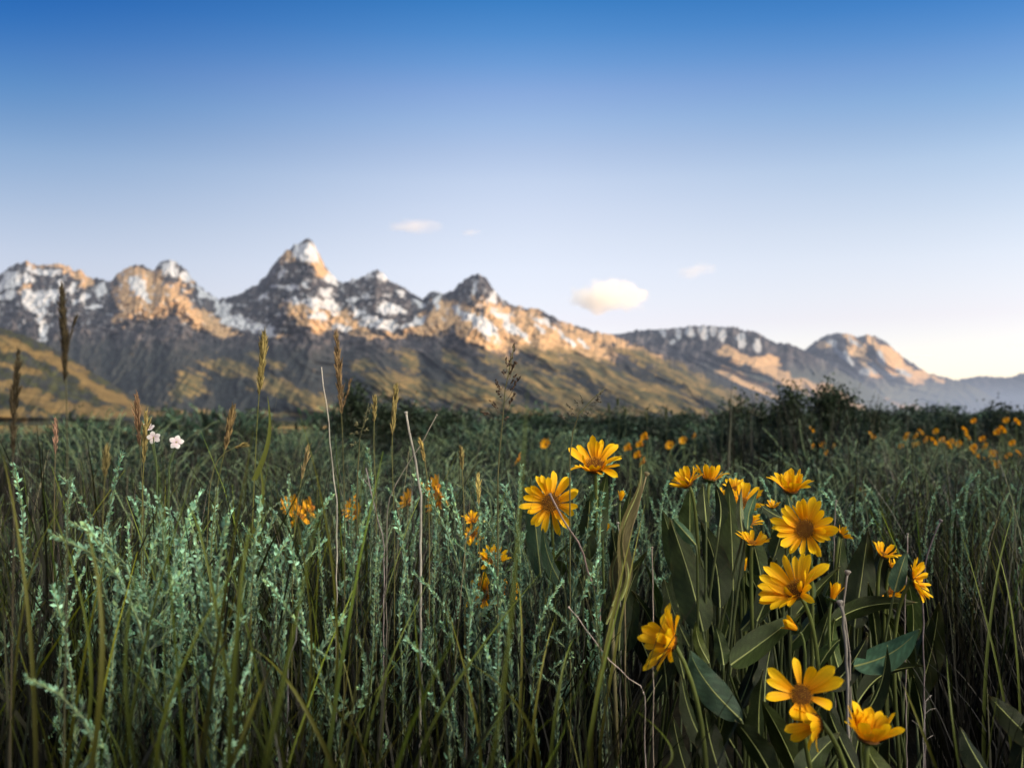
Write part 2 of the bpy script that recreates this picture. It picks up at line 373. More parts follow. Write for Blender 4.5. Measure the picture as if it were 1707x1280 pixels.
SKY_MAIN = [(-200, 500), (-60, 475), (0, 456), (20, 441), (45, 434), (62, 441), (78, 440), (100, 438), (115, 443), (125, 453), (133, 446), (145, 461), (165, 463), (183, 469), (195, 456), (212, 445), (225, 440), (240, 441), (255, 451),
            (262, 441), (272, 433), (285, 432), (300, 440), (315, 453), (322, 466), (345, 486), (365, 498), (380, 495), (400, 488), (430, 472), (445, 456), (460, 434), (474, 420), (489, 409), (503, 402), (514, 395), (521, 401), (528, 414), (535, 429),
            (545, 446), (560, 463), (572, 471), (580, 468), (590, 464), (600, 463), (612, 455), (628, 448), (640, 455), (652, 469), (670, 476), (690, 489), (705, 498), (715, 487), (725, 483), (740, 489), (755, 483), (765, 473),
            (780, 460), (797, 455), (810, 462), (822, 479), (835, 496), (850, 506), (880, 513), (900, 514), (915, 523), (930, 531), (950, 539), (970, 544), (990, 551), (1010, 554), (1040, 566), (1075, 576), (1100, 586),
            (1150, 603), (1200, 626), (1250, 646), (1300, 666), (1350, 684), (1420, 700)]
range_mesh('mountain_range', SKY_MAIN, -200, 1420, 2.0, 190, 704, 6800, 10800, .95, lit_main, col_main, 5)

SKY_EAST = [(940, 600), (1000, 570), (1020, 557), (1050, 552), (1080, 548), (1110, 547), (1135, 544), (1160, 541), (1185, 542), (1205, 544), (1225, 543), (1240, 550), (1260, 551), (1275, 561), (1295, 571), (1310, 570), (1330, 577),
            (1350, 588), (1375, 600), (1400, 616), (1440, 640), (1480, 665), (1520, 690), (1560, 702)]
SN_E = [(1130, 556, 5, 10), (1150, 554, 8, 9), (1172, 555, 7, 11), (1188, 552, 6, 9), (1206, 558, 8, 10), (1236, 568, 8, 14, -10), (1262, 575, 6, 14, -30), (1102, 556, 6, 6), (1120, 568, 6, 5)]
LIT_TN_E = [(1215, 588, 16, 7), (1240, 600, 30, 8, 20), (1280, 610, 30, 8, 30), (1300, 630, 40, 10, 30), (1250, 640, 50, 10, 25), (1340, 645, 40, 10, 30), (1390, 660, 60, 9, 25), (1290, 600, 20, 4, 20)]  # sunlit patches of the ridge, painted as warmer colour
def lit_east(U, V): return ell(U, V, LIT_TN_E+SN_E[:3], .5)*1.5-.6+.5*fbm(U/20, V/40, 3, 5)
def col_east(U, V, t, LIT):
    n1 = fbm(U/13, V/18, 5, 121, .6)
    c = mixc(ROCK*1.0+0*U[..., None], ROCK2*1.1, sm(-.2, .4, n1))
    c = mixc(c, np.array((.07, .085, .08)), sm(600, 640, V+20*n1))
    c = mixc(c, LIT_TAN*.85, sm(.25, .55, ell(U, V, LIT_TN_E, .7)+.3*n1))
    c = mixc(c, SNOW*.75, sm(.3, .6, ell(U, V, SN_E, .4)+.2*n1))
    return c
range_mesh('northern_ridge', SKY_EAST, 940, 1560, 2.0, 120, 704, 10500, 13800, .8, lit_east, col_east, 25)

SKY_DOME = [(1180, 700), (1240, 668), (1300, 620), (1330, 590), (1345, 580), (1358, 569), (1375, 559), (1395, 554), (1412, 555), (1430, 561), (1445, 557), (1460, 560), (1475, 568), (1490, 581), (1505, 594), (1525, 607), (1545, 620), (1570, 627),
            (1600, 634), (1630, 646), (1665, 668), (1700, 690), (1740, 702)]
SN_D = [(1385, 572, 8, 5, 30), (1400, 590, 20, 5, 40), (1415, 598, 14, 6, 60), (1455, 612, 16, 6, 35), (1425, 570, 12, 4, 50), (1470, 598, 6, 12, -20), (1505, 622, 12, 5, 30), (1440, 620, 10, 5), (1480, 625, 12, 4, 30)]
LIT_TN_D = [(1375, 575, 14, 6), (1425, 570, 26, 8, 45), (1455, 568, 24, 7, 45), (1490, 600, 40, 10, 42), (1450, 612, 24, 8, 40), (1500, 620, 40, 8, 25), (1540, 625, 34, 6, 15), (1475, 585, 14, 10, 40), (1430, 590, 20, 6, 45), (1400, 650, 80, 8, 25), (1470, 668, 90, 6, 15), (1380, 640, 40, 8, 20)]  # sunlight on the dome, painted in as tan patches
def lit_dome(U, V): return ell(U, V, LIT_TN_D, .3)*1.6-.55+.4*fbm(U/20, V/40, 3, 15)
def col_dome(U, V, t, LIT):
    n1 = fbm(U/13, V/16, 5, 221, .6)
    c = mixc(ROCK*1.3+0*U[..., None], ROCK2*1.2, sm(-.2, .4, n1))
    c = mixc(c, np.array((.12, .13, .10)), sm(625, 660, V+16*n1))
    c = mixc(c, LIT_TAN*.95, sm(.25, .55, ell(U, V, LIT_TN_D, .5)+.3*n1))
    c = mixc(c, SNOW*.75, sm(.3, .6, ell(U, V, SN_D, .4)+.2*n1))
    return c
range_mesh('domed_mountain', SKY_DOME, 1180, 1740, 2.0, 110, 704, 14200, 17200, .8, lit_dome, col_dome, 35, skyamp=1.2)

SKY_FAR = [(1480, 702), (1520, 672), (1560, 646), (1600, 632), (1615, 629), (1632, 626), (1650, 627), (1668, 628), (1690, 627), (1700, 622), (1720, 618), (1780, 606), (1900, 610)]
def col_far(U, V, t, LIT):
    n1 = fbm(U/10, V/14, 4, 321, .6); return mixc(ROCK*1.2+0*U[..., None], ROCK2*1.3, sm(-.2, .4, n1))
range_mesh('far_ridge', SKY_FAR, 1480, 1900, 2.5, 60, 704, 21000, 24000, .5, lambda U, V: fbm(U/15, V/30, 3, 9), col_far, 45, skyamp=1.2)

SKY_FOOT = [(-260, 500), (-100, 522), (0, 545), (50, 562), (100, 586), (150, 617), (200, 647), (235, 669), (270, 687), (320, 697), (380, 703)]
MD_L = [(40, 580, 60, 7, 25), (100, 605, 50, 10, 25), (150, 640, 60, 8, 35), (200, 668, 60, 9, 20), (20, 610, 50, 6, 15), (60, 665, 70, 12, 20), (130, 680, 90, 10, 8), (10, 690, 60, 10), (230, 690, 60, 6), (10, 580, 30, 6, 15), (170, 655, 40, 10, 30), (0, 640, 30, 6, 10)]
def lit_foot(U, V): return ell(U, V, MD_L, .6, 4)*1.3-.1
def col_foot(U, V, t, LIT):
    n1 = fbm(U/14, V/9, 5, 421, .6); st = fbm((U*.5-V)/9, (U+V*.5)/50, 4, 463, .6)
    c = mixc(WOOD*1.1+0*U[..., None], MEADG, sm(-.3, .3, n1+st*.5))
    return mixc(c, MEAD*.8, sm(.3, .75, ell(U, V, MD_L, .6, 4)*.9+.5*st+.4*n1+.35*fbm(U/5, V/4, 3, 471, .6)))
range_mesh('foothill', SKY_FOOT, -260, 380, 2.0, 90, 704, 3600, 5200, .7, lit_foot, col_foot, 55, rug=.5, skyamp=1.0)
# ------------------------------------------------------------------ clouds
def cloud(name, px, py, wpx, hpx, Y, label, dens, lumps, seed):
    rnd = random.Random(seed)
    c = at(px, py, Y); W = wpx/F*Y; H = hpx/F*Y
    bm = bmesh.new()
    bmesh.ops.create_icosphere(bm, subdivisions=4, radius=1.0)
    for v in bm.verts:
        p = v.co.copy()
        r = 0
        for (lx, lz, lr) in lumps:      # the outline is the union of several lobes
            d = Vector((lx, 0, lz))
            b = p.dot(d); q = b*b-(d.dot(d)-lr*lr)
            if q > 0: r = max(r, b+math.sqrt(q))
        r = max(r, .25)*(1.15+.25*mnoise.noise(p*2.3+Vector((seed, 0, 0)))+.15*mnoise.noise(p*5))
        v.co = Vector((p.x*r*W/2, p.y*r*W*.3, p.z*r*H/2))
    me = bpy.data.meshes.new(name); bm.to_mesh(me); bm.free()
    o = bpy.data.objects.new(name, me); COL.objects.link(o); o.location = c
    m = bpy.data.materials.new('vapour'); m.use_nodes = True; nt = m.node_tree; N = nt.nodes; L = nt.links
    N.remove(N['Principled BSDF'])
    v = N.new('ShaderNodeVolumePrincipled'); v.inputs['Color'].default_value = (.97, .95, .93, 1); v.inputs['Anisotropy'].default_value = .2
    v.inputs['Emission Color'].default_value = (1.0, .88, .74, 1)  # warm emission stands in for sunlight in the vapour
    tc = N.new('ShaderNodeTexCoord'); nz = N.new('ShaderNodeTexNoise'); nz.inputs['Scale'].default_value = 4.2/W; nz.inputs['Detail'].default_value = 6; nz.inputs['Roughness'].default_value = .62
    L.new(tc.outputs['Object'], nz.inputs['Vector'])
    # density falls off towards the rim of the lobes
    mp = N.new('ShaderNodeMapping'); mp.inputs['Scale'].default_value = (2/W, 1/(W*.3), 2/H); L.new(tc.outputs['Object'], mp.inputs[0])
    ln = N.new('ShaderNodeVectorMath'); ln.operation = 'LENGTH'; L.new(mp.outputs[0], ln.inputs[0])
    mr = N.new('ShaderNodeMapRange'); mr.inputs[1].default_value = 1.15; mr.inputs[2].default_value = .1; mr.inputs[3].default_value = -.34; mr.inputs[4].default_value = .16
    L.new(ln.outputs['Value'], mr.inputs[0])
    ad = N.new('ShaderNodeMath'); L.new(nz.outputs[0], ad.inputs[0]); L.new(mr.outputs[0], ad.inputs[1])
    m2 = N.new('ShaderNodeMapRange'); m2.inputs[1].default_value = .36; m2.inputs[2].default_value = .8; m2.inputs[3].default_value = 0; m2.inputs[4].default_value = dens
    L.new(ad.outputs[0], m2.inputs[0]); L.new(m2.outputs[0], v.inputs['Density'])
    e = N.new('ShaderNodeMath'); e.operation = 'MULTIPLY'; e.inputs[1].default_value = .2; L.new(m2.outputs[0], e.inputs[0]); L.new(e.outputs[0], v.inputs['Emission Strength'])
    L.new(v.outputs[0], N['Material Output'].inputs['Volume'])
    me.materials.append(m)
    tag(o, label, 'cloud')
    return o
cloud('cloud', 1008, 493, 172, 82, 14000, 'largest cloud, a cream puff above the right end of the snowy range', .014, [(-.05, -.12, .5), (.5, -.2, .42), (-.62, -.1, .30), (.2, .38, .38), (-.25, .32, .34), (.8, -.1, .2)], 3)
cloud('cloud', 688, 378, 124, 44, 15000, 'thin white wisp of cloud high above the middle of the range', .0028, [(-.4, .2, .5), (.2, 0, .5), (.7, -.2, .3), (-.8, .5, .2)], 7)
cloud('cloud', 1158, 451, 84, 40, 15000, 'small faint cloud up and to the right of the cream puff', .0028, [(-.3, -.2, .5), (.4, .2, .5)], 9)
cloud('cloud', 784, 388, 44, 15, 15000, 'tiniest scrap of cloud, right of the high white wisp', .004, [(0, 0, .8)], 12)
cloud('cloud', 1538, 594, 70, 18, 19000, 'pinkish low cloud just right of the domed mountain', .0022, [(-.3, 0, .5), (.4, 0, .5)], 15)
cloud('cloud', 1698, 575, 56, 12, 19000, 'faint pinkish cloud streak at the far right over the hazy ridge', .0024, [(0, 0, .8)], 18)

# ------------------------------------------------------------------ ground
def gz(x, y):
    """height of the meadow: a terrace, a little higher to the right, that drops to the valley floor"""
    x = np.asarray(x, float); y = np.asarray(y, float)
    z = .04*gnoise(x/1.7, y/1.7, 3)+.10*gnoise(x/14, y/14, 4)*sm(3, 12, y)
    z = z+sm(4, 40, y)*(.10+.012*np.clip(x, -30, 60))
    z = z-1.35*sm(5, 32, y)*sm(-1.5, -10, x)
    edge = 70+26*gnoise(x/60, x*0+2.2, 5)+.5*np.clip(x, -100, 100)
    z = z-sm(0, 260, y-edge)*30
    z = z+sm(400, 1500, y)*gnoise(x/500, y/300, 6)*3
    return z
def sheet(name, xs, ys, mat):
    X, Y = np.meshgrid(xs, ys); Z = gz(X, Y)
    n, m = X.shape; idx = np.arange(n*m).reshape(n, m)
    Q = np.stack([idx[:-1, :-1], idx[:-1, 1:], idx[1:, 1:], idx[1:, :-1]], -1).reshape(-1, 4)
    o = npmesh(name, np.stack([X, Y, Z], -1).reshape(-1, 3), Q, mat); return tag(o, kind='structure')
def geo(a, b, n): return a*(b/a)**(np.arange(n+1)/n)
def mat_ground():
    m = bpy.data.materials.new('meadow soil and far grassland'); m.use_nodes = True; nt = m.node_tree; N = nt.nodes; L = nt.links
    b = N['Principled BSDF']; b.inputs['Roughness'].default_value = 1; b.inputs['Specular IOR Level'].default_value = .05
    ge = N.new('ShaderNodeNewGeometry'); sp = N.new('ShaderNodeSeparateXYZ'); L.new(ge.outputs['Position'], sp.inputs[0])
    mp = N.new('ShaderNodeMapping'); mp.inputs['Scale'].default_value = (.0022, .0045, .01); L.new(ge.outputs['Position'], mp.inputs[0])
    nz = N.new('ShaderNodeTexNoise'); nz.inputs['Scale'].default_value = 1; nz.inputs['Detail'].default_value = 5; L.new(mp.outputs[0], nz.inputs['Vector'])
    r = N.new('ShaderNodeValToRGB'); L.new(nz.outputs[0], r.inputs[0]); e = r.color_ramp.elements
    e[0].position = .50; e[0].color = (.03, .04, .03, 1); e[1].position = .64; e[1].color = (.40, .26, .09, 1); x = e.new(.56); x.color = (.10, .10, .05, 1)
    n2 = N.new('ShaderNodeTexNoise'); n2.inputs['Scale'].default_value = 9; n2.inputs['Detail'].default_value = 6; L.new(ge.outputs['Position'], n2.inputs['Vector'])
    r2 = N.new('ShaderNodeValToRGB'); L.new(n2.outputs[0], r2.inputs[0]); e = r2.color_ramp.elements
    e[0].position = .35; e[0].color = (.006, .006, .005, 1); e[1].position = .7; e[1].color = (.022, .02, .013, 1)
    f = N.new('ShaderNodeMapRange'); f.inputs[1].default_value = 120; f.inputs[2].default_value = 320; L.new(sp.outputs[1], f.inputs[0])
    mx = N.new('ShaderNodeMix'); mx.data_type = 'RGBA'; L.new(f.outputs[0], mx.inputs['Factor']); L.new(r2.outputs[0], mx.inputs['A']); L.new(r.outputs[0], mx.inputs['B'])
    L.new(mx.outputs['Result'], b.inputs['Base Color'])
    bp = N.new('ShaderNodeBump'); bp.inputs['Strength'].default_value = .5; bp.inputs['Distance'].default_value = .05; L.new(n2.outputs[0], bp.inputs['Height']); L.new(bp.outputs[0], b.inputs['Normal'])
    return m
xs = geo(.25, 30000, 70); xs = np.concatenate([-xs[::-1], [0], xs])
ys = np.concatenate([-geo(.3, 900, 18)[::-1], [0], geo(.25, 30000, 150)])
sheet('ground', xs, ys, mat_ground())

# an added hill, out of view to the right, put there to shade the meadow
hx = np.linspace(70, 330, 40); hy = np.linspace(-260, 190, 60)
HX, HY = np.meshgrid(hx, hy)
HZ = 46*np.exp(-((HX-190)/52)**2)*sm(-260, -150, HY)*sm(190, 150, HY)*(1+.12*gnoise(HX/40, HY/40, 8))-.8
HZ = np.where(HY > 60, HZ*1.0, HZ)
idx = np.arange(HX.size).reshape(HX.shape)
Q = np.stack([idx[:-1, :-1], idx[:-1, 1:], idx[1:, 1:], idx[1:, :-1]], -1).reshape(-1, 4)
hm = mat_col('hill grass', rough=1, spec=.05, colour=(.06, .075, .035), vary=.35, vscale=.3)
tag(npmesh('added_shade_hill', np.stack([HX, HY, HZ], -1).reshape(-1, 3), Q, hm), kind='structure')
# ------------------------------------------------------------------ plant materials
M_GRASS = mat_col('grass blade', rough=.55, spec=.35, transl=.35, tcol=(1.1, 1.15, .6), vary=.25, vscale=3)
M_DRY = mat_col('dry stem', rough=.8, spec=.2, vary=.3, vscale=40)
M_SAGE = mat_col('sage leaf', rough=.85, spec=.2, transl=.15, vary=.25, vscale=30, sheen=.2)
M_SHRUB = mat_col('shrub leaf', rough=.6, spec=.3, transl=.25, tcol=(1, 1.1, .7), vary=.3, vscale=4)
M_LEAF = mat_col('broad leaf', rough=.5, spec=.22, transl=.18, tcol=(1.2, 1.3, .5), bump=.5, bscale=900, vary=.2, vscale=30)
M_PETAL = mat_col('petal', rough=.6, spec=.2, transl=.32, tcol=(1.05, .95, .6), vary=.10, vscale=60)
M_DISC = mat_col('floret', rough=.8, spec=.15)
M_STEM = mat_col('green stem', rough=.6, spec=.3, vary=.2, vscale=40)
M_SEED = mat_col('seed head', rough=.8, spec=.2, vary=.25, vscale=80)
M_WHITE = mat_col('white petal', rough=.6, spec=.2, transl=.3, vary=.06, vscale=80)

def rr(a, b): return random.uniform(a, b)
def unit(v): v = np.asarray(v, float); return v/(np.linalg.norm(v)+1e-12)

# ------------------------------------------------------------------ grass (one mass nobody could count)
def grass(name, X, Y, H, lean, W, c0, c1, segs=4, tipdir=None, curl=.5, z0=None):
    n = len(X); Z = gz(X, Y) if z0 is None else z0
    th = RNG.uniform(0, 2*PI, n) if tipdir is None else tipdir
    ph = RNG.uniform(0, 2*PI, n)
    t = np.linspace(0, 1, segs+1)
    L = lean[:, None]*(t[None]*(1-curl)+curl*t[None]**2.4)*H[:, None]
    px = X[:, None]+np.cos(th)[:, None]*L; py = Y[:, None]+np.sin(th)[:, None]*L
    pz = Z[:, None]+H[:, None]*t[None]*np.sqrt(np.maximum(1-(lean[:, None]*t[None])**2*.6, .1))
    w = W[:, None]*(1-t[None]**1.6*.93)*(.75+.5*np.minimum(t[None]*3, 1))*.5
    sx = np.cos(ph)[:, None]*w; sy = np.sin(ph)[:, None]*w
    A = np.stack([px-sx, py-sy, pz], -1); B = np.stack([px+sx, py+sy, pz], -1)
    V = np.stack([A, B], 2).reshape(-1, 3)
    k = (segs+1)*2
    base = (np.arange(n)*k)[:, None, None]; i = (np.arange(segs)*2)[None, :, None]
    Q = (base+i+np.array([0, 1, 3, 2])[None, None]).reshape(-1, 4)
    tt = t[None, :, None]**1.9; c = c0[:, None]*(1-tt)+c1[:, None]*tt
    c = c*(.03+1.2*sm(.17, .60, pz-Z[:, None]))[..., None] if z0 is None else c  # shade among the stems painted in, near black towards the ground
    C = np.repeat(c[:, :, None], 2, 2).reshape(-1, 3)
    return V, Q, C
def scatter(n, y0, y1, p=1.0, pxa=-160, pxb=1870):
    """random ground points between two depths inside the view"""
    Y = (y0**p+(y1**p-y0**p)*RNG.random(n))**(1/p); PX = RNG.uniform(pxa, pxb, n)
    return (PX-853.5)/F*Y, Y, PX
def pal(n, cols, j=.25):
    cols = np.array(cols); c = cols[RNG.integers(0, len(cols), n)]
    return c*(1+RNG.uniform(-j, j, (n, 1)))*(.08+1.5*RNG.random((n, 1))**4)
GREEN = [(.115, .155, .012), (.085, .125, .014), (.16, .175, .014), (.06, .10, .016)]
OLIVE = [(.13, .115, .02), (.11, .13, .022), (.17, .14, .035)]
STRAW = [(.20, .18, .13), (.15, .135, .12), (.30, .26, .17), (.11, .10, .10)]
parts = []
def addg(P): parts.append(P)
# near blades, thick on the left, thinner among the flowers
for (n, y0, y1, a, b, h0, h1, wd, cols) in (
        (3000, .75, 2.6, -160, 620, .28, .56, .0054, GREEN), (1300, .75, 2.6, 560, 1040, .22, .50, .0046, GREEN), (800, .8, 2.6, 1000, 1880, .16, .40, .0048, GREEN),
        (1500, 1.6, 3.2, 1380, 1880, .30, .52, .0052, GREEN), (1500, .9, 3, -160, 700, .25, .5, .0030, OLIVE), (230, .42, .8, -200, 1000, .16, .38, .0048, GREEN),
        (1000, 1.0, 3.4, -160, 1880, .25, .52, .0018, STRAW)):
    X, Y, PX = scatter(n, y0, y1, 1.2, a, b)
    keep = ~((PX > 1055) & (PX < 1545) & (Y < 1.95)) & ~((PX > 860) & (PX < 1060) & (Y < 1.4) & (RNG.random(n) < .5))
    X, Y, PX = X[keep], Y[keep], PX[keep]; n = len(X)
    H = RNG.uniform(h0, h1, n)*(.75+.5*RNG.random(n)**2)
    c = pal(n, cols)*(.35 if y1 < .9 else 1)  # closest blades painted darker, as if deep in shade
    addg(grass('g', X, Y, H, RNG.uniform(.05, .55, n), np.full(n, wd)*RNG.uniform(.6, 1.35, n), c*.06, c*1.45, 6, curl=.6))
for (n, y0, y1, a, b, h0, h1, wd, cols, tip) in ((330, 1.25, 2.3, 540, 790, .42, .62, .0016, STRAW, None), (260, 1.3, 2.6, -60, 330, .42, .60, .0016, [(.17, .14, .13), (.20, .16, .13)], None),
        (130, 2.2, 4.5, 1480, 1800, .40, .58, .0042, [(.22, .19, .19), (.16, .14, .15)], 2.9), (120, 1.4, 2.6, 1560, 1800, .34, .50, .0020, STRAW, 2.9), (110, 1.2, 2.0, 880, 1080, .36, .54, .0016, STRAW, None)):
    X, Y, PX = scatter(n, y0, y1, 1.2, a, b); c = pal(n, cols)*1.6
    addg(grass('g', X, Y, RNG.uniform(h0, h1, n), RNG.uniform(.05, .3 if tip is None else .55, n), np.full(n, wd)*RNG.uniform(.6, 1.4, n), c*.3, c*1.15, 5, tipdir=None if tip is None else RNG.normal(tip, .5, n), curl=.3))
# blades one can trace in the photograph, rising from the bottom edge
TR = [((600, 1290), (640, 1130), (722, 955), 1.0, 5), ((690, 1290), (760, 1140), (905, 950), .95, 6), ((900, 1290), (860, 1170), (745, 1085), .9, 6), ((985, 1230), (1010, 1080), (1055, 880), 1.15, 7), ((1000, 1240), (1030, 1060), (1075, 840), 1.2, 5),
      ((975, 1290), (1000, 1140), (1045, 960), 1.0, 6), ((720, 1290), (700, 1120), (690, 1000), 1.0, 5), ((860, 1280), (870, 1080), (862, 965), 1.1, 4), ((880, 1290), (900, 1130), (925, 1030), 1.0, 5), ((915, 1290), (935, 1130), (960, 1060), .95, 5),
      ((560, 1290), (490, 1150), (420, 1080), .85, 7), ((640, 1290), (560, 1180), (505, 1110), .8, 6), ((380, 1290), (415, 1200), (440, 1130), .7, 8), ((330, 1290), (250, 1150), (190, 1100), .8, 6), ((120, 1290), (150, 1080), (75, 820), .9, 6),
      ((210, 1290), (245, 1060), (330, 770), .95, 5), ((60, 1290), (45, 1000), (5, 760), .8, 6), ((20, 1290), (40, 1010), (98, 850), .9, 5), ((450, 1290), (420, 1080), (345, 820), .95, 5), ((480, 1290), (520, 1080), (480, 800), 1.0, 5),
      ((540, 1290), (560, 1000), (500, 690), .9, 5), ((150, 1290), (170, 1050), (140, 870), .7, 8), ((260, 1290), (300, 1120), (420, 900), .75, 6), ((1600, 1290), (1585, 1180), (1578, 1090), 1.0, 4), ((1565, 1290), (1530, 1200), (1505, 1140), 1.0, 4),
      ((1080, 1290), (1120, 1250), (1055, 1180), .9, 4), ((1690, 1290), (1660, 1100), (1600, 880), 1.4, 4), ((1640, 1290), (1650, 1040), (1690, 850), 1.5, 5), ((1700, 1290), (1690, 1050), (1655, 900), 1.3, 5), ((440, 1290), (475, 1130), (535, 830), .6, 9),
      ((815, 1290), (850, 1050), (880, 640), .55, 6), ((800, 1290), (790, 1180), (742, 1000), 1.0, 5), ((420, 870), (400, 1000), (380, 1290), .7, 7), ((310, 840), (350, 960), (400, 1290), .9, 5), ((235, 920), (210, 1100), (230, 1290), .7, 7)]
gmb = MB()
for (a, b, c, Yd, wpx) in TR:
    if a[1] < c[1]: a, c = c, a
    P0 = np.array(at(a[0], a[1], Yd)); P1 = np.array(at(b[0], b[1], Yd)); P2 = np.array(at(c[0], c[1], Yd*1.05))
    t = np.linspace(0, 1, 12)[:, None]; ctl = 2*P1-(P0+P2)/2
    pts = (1-t)**2*P0+2*t*(1-t)*ctl+t*t*P2
    pts = np.concatenate([[[P0[0], P0[1], float(gz(P0[0], P0[1]))-.01]], pts]) if P0[2] > .03 else pts
    n = len(pts); w = wpx/F*Yd*.62*(1-np.linspace(0, 1, n)**2.2*.93)
    g = random.choice([(.11, .145, .014), (.09, .125, .014), (.14, .145, .016)]); s_ = np.linspace(.08, 1.15, n)[:, None]  # foot of each blade painted dark for the shade low down
    gmb.ribbon(pts, w, unit((1, rr(-.6, .6), 0)), np.array(g)*s_, .35)
addg((np.concatenate(gmb.V), np.concatenate(gmb.Q), np.concatenate(gmb.C)))
Vn = []; Qn = []; Cn = []; k = 0
for V, Q, C in parts: Vn.append(V); Qn.append(Q+k); Cn.append(C); k += len(V)
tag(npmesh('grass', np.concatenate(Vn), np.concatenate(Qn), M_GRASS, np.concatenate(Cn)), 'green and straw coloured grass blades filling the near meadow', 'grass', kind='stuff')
# grass farther off
parts = []
for (n, y0, y1, a, b, h0, h1, wd, cols) in (
        (14000, 2.4, 12, -120, 1830, .20, .46, .005, [(.05, .08, .035), (.06, .085, .05), (.09, .10, .04)]), (700, 3, 9, 1420, 1830, .35, .60, .0045, STRAW), (2200, 2.6, 9, -120, 520, .3, .58, .004, STRAW), (5000, 2.2, 7, 1000, 1830, .25, .48, .0055, [(.06, .12, .04), (.05, .10, .06), (.10, .13, .03)]),
        (12000, 10, 70, -120, 1830, .22, .50, .016, [(.05, .075, .045), (.07, .09, .05), (.10, .10, .06)]), (140, 4.5, 10, 1180, 1450, .68, .92, .009, [(.045, .06, .035), (.07, .075, .05)]), (120, 2.5, 6, 1400, 1720, .55, .74, .004, STRAW), (160, 2.5, 6, -60, 900, .55, .72, .004, STRAW)):
    X, Y, PX = scatter(n, y0, y1, 1.0, a, b)
    c = pal(n, cols, .35); up = .62
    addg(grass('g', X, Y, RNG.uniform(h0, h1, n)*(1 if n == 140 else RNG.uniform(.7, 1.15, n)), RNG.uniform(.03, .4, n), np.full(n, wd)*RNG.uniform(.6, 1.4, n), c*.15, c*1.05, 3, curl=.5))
Vn = []; Qn = []; Cn = []; k = 0
for V, Q, C in parts: Vn.append(V); Qn.append(Q+k); Cn.append(C); k += len(V)
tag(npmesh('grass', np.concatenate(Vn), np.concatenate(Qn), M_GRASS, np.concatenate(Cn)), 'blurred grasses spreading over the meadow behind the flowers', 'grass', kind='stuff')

# ------------------------------------------------------------------ sagebrush
SK = [1.0]
def sage_leaf(mb, p, d, ln, w, c):
    """small narrow leaf: folded diamond of two quads"""
    d = unit(d); s = unit(np.cross(d, (rr(-1, 1), rr(-1, 1), rr(.2, 1)))); n = np.cross(s, d)
    q = [p, p+d*ln*.5-s*w*.5+n*w*.15, p+d*ln, p+d*ln*.5+s*w*.5+n*w*.15, p+d*ln*.45-n*w*.1]
    mb.add(q, [(0, 1, 2, 4), (0, 4, 2, 3)], None, c)
def sprig_path(h, lean, nod, az, n=16):
    t = np.linspace(0, 1, n); x = lean*h*t**1.5+nod*h*np.clip(t-.8, 0, 1)**1.6*6; z = h*t-nod*h*np.clip(t-.84, 0, 1)**2*9
    wig = .012*np.sin(t*rr(5, 11)+rr(0, 6))*t
    return np.stack([x*math.cos(az)+wig, x*math.sin(az)+wig*.7, z], -1)
def sage_sprig(mbS, mbL, base, h, lean, nod, az, nl=150, ls=1.0, thick=.0016, start=.25):
    pts = sprig_path(h, lean, nod, az)+np.asarray(base)
    g = np.linspace(.6, 1.05, len(pts))[:, None]
    mbS.tube(pts, np.linspace(thick, thick*.5, len(pts)), np.array((.17, .23, .11))*g, 5)
    for i in range(nl):
        t = start+(1-start)*(i/nl)**.85
        f = t*(len(pts)-1); a = int(min(f, len(pts)-2)); p = pts[a]+(pts[a+1]-pts[a])*(f-a); tg = unit(pts[a+1]-pts[a])
        r = unit(np.cross(tg, (rr(-1, 1), rr(-1, 1), rr(-1, 1))))
        tight = t > .72
        d = unit(tg*(rr(.9, 1.4) if not tight else rr(.3, 1.1))+r*rr(.25, .75))
        ln = (rr(.006, .013) if not tight else rr(.004, .0075))*ls
        cc = np.array(random.choice([(.13, .27, .18), (.19, .35, .24), (.23, .41, .30), (.07, .15, .075), (.17, .27, .13)]))*rr(.7, 1.35)*(.03+1.15*t**2.6)*SK[0]  # inner shade painted in: lower leaves dark, tips light
        sage_leaf(mbL, p, d, ln, ln*(.26 if not tight else .5), cc)
def make_sprig(h):
    SK[0] = rr(.7, 1.6)
    r = empty('sagebrush_sprig'); A = MB(); B = MB()
    lean = rr(.01, .14); nod = random.choice([rr(0, .05), rr(0, .05), rr(.08, .2)]); az = rr(0, 6.28)
    sage_sprig(A, B, (0, 0, 0), h, lean, nod, az, 330, 1.0)
    P = sprig_path(h, lean, nod, az)
    for k in range(random.randint(1, 4)):
        i = random.randint(3, 10); hh = h*(1-i/16)*rr(.35, .75)
        sage_sprig(A, B, P[i], hh*.8, rr(.04, .20), rr(0, .2), rr(0, 6.28), int(130*hh/.15)+20, .85, .0010, .1)
    A.build('stem', M_SAGE, r); B.build('foliage', M_SAGE, r)
    return r
protos = [make_sprig(h) for h in (.50, .46, .52, .42, .48, .38, .54, .44)]
used = set()
GS = 'silvery green sagebrush sprigs in the near meadow'
def place_sprig(px, py, Y, k=None, label=None):
    """put a sprig whose tip shows at the photograph pixel"""
    k = random.randrange(len(protos)) if k is None else k
    p = at(px, py, Y); g = float(gz(p.x, Y)); hh = (.50, .46, .52, .42, .48, .38, .54, .44)[k]
    o = protos[k] if k not in used else copy_tree(protos[k]); used.add(k)
    s = max(.35, (p.z-g)/hh); o.location = (p.x, Y, g); o.rotation_euler = (rr(-.05, .05), rr(-.07, .07), rr(0, 6.28)); o.scale = (min(s, 1.25), min(s, 1.25), s)
    tag(o, label or 'silvery blue-green sagebrush sprig standing among the grass near the camera', 'sagebrush', GS)
    return o
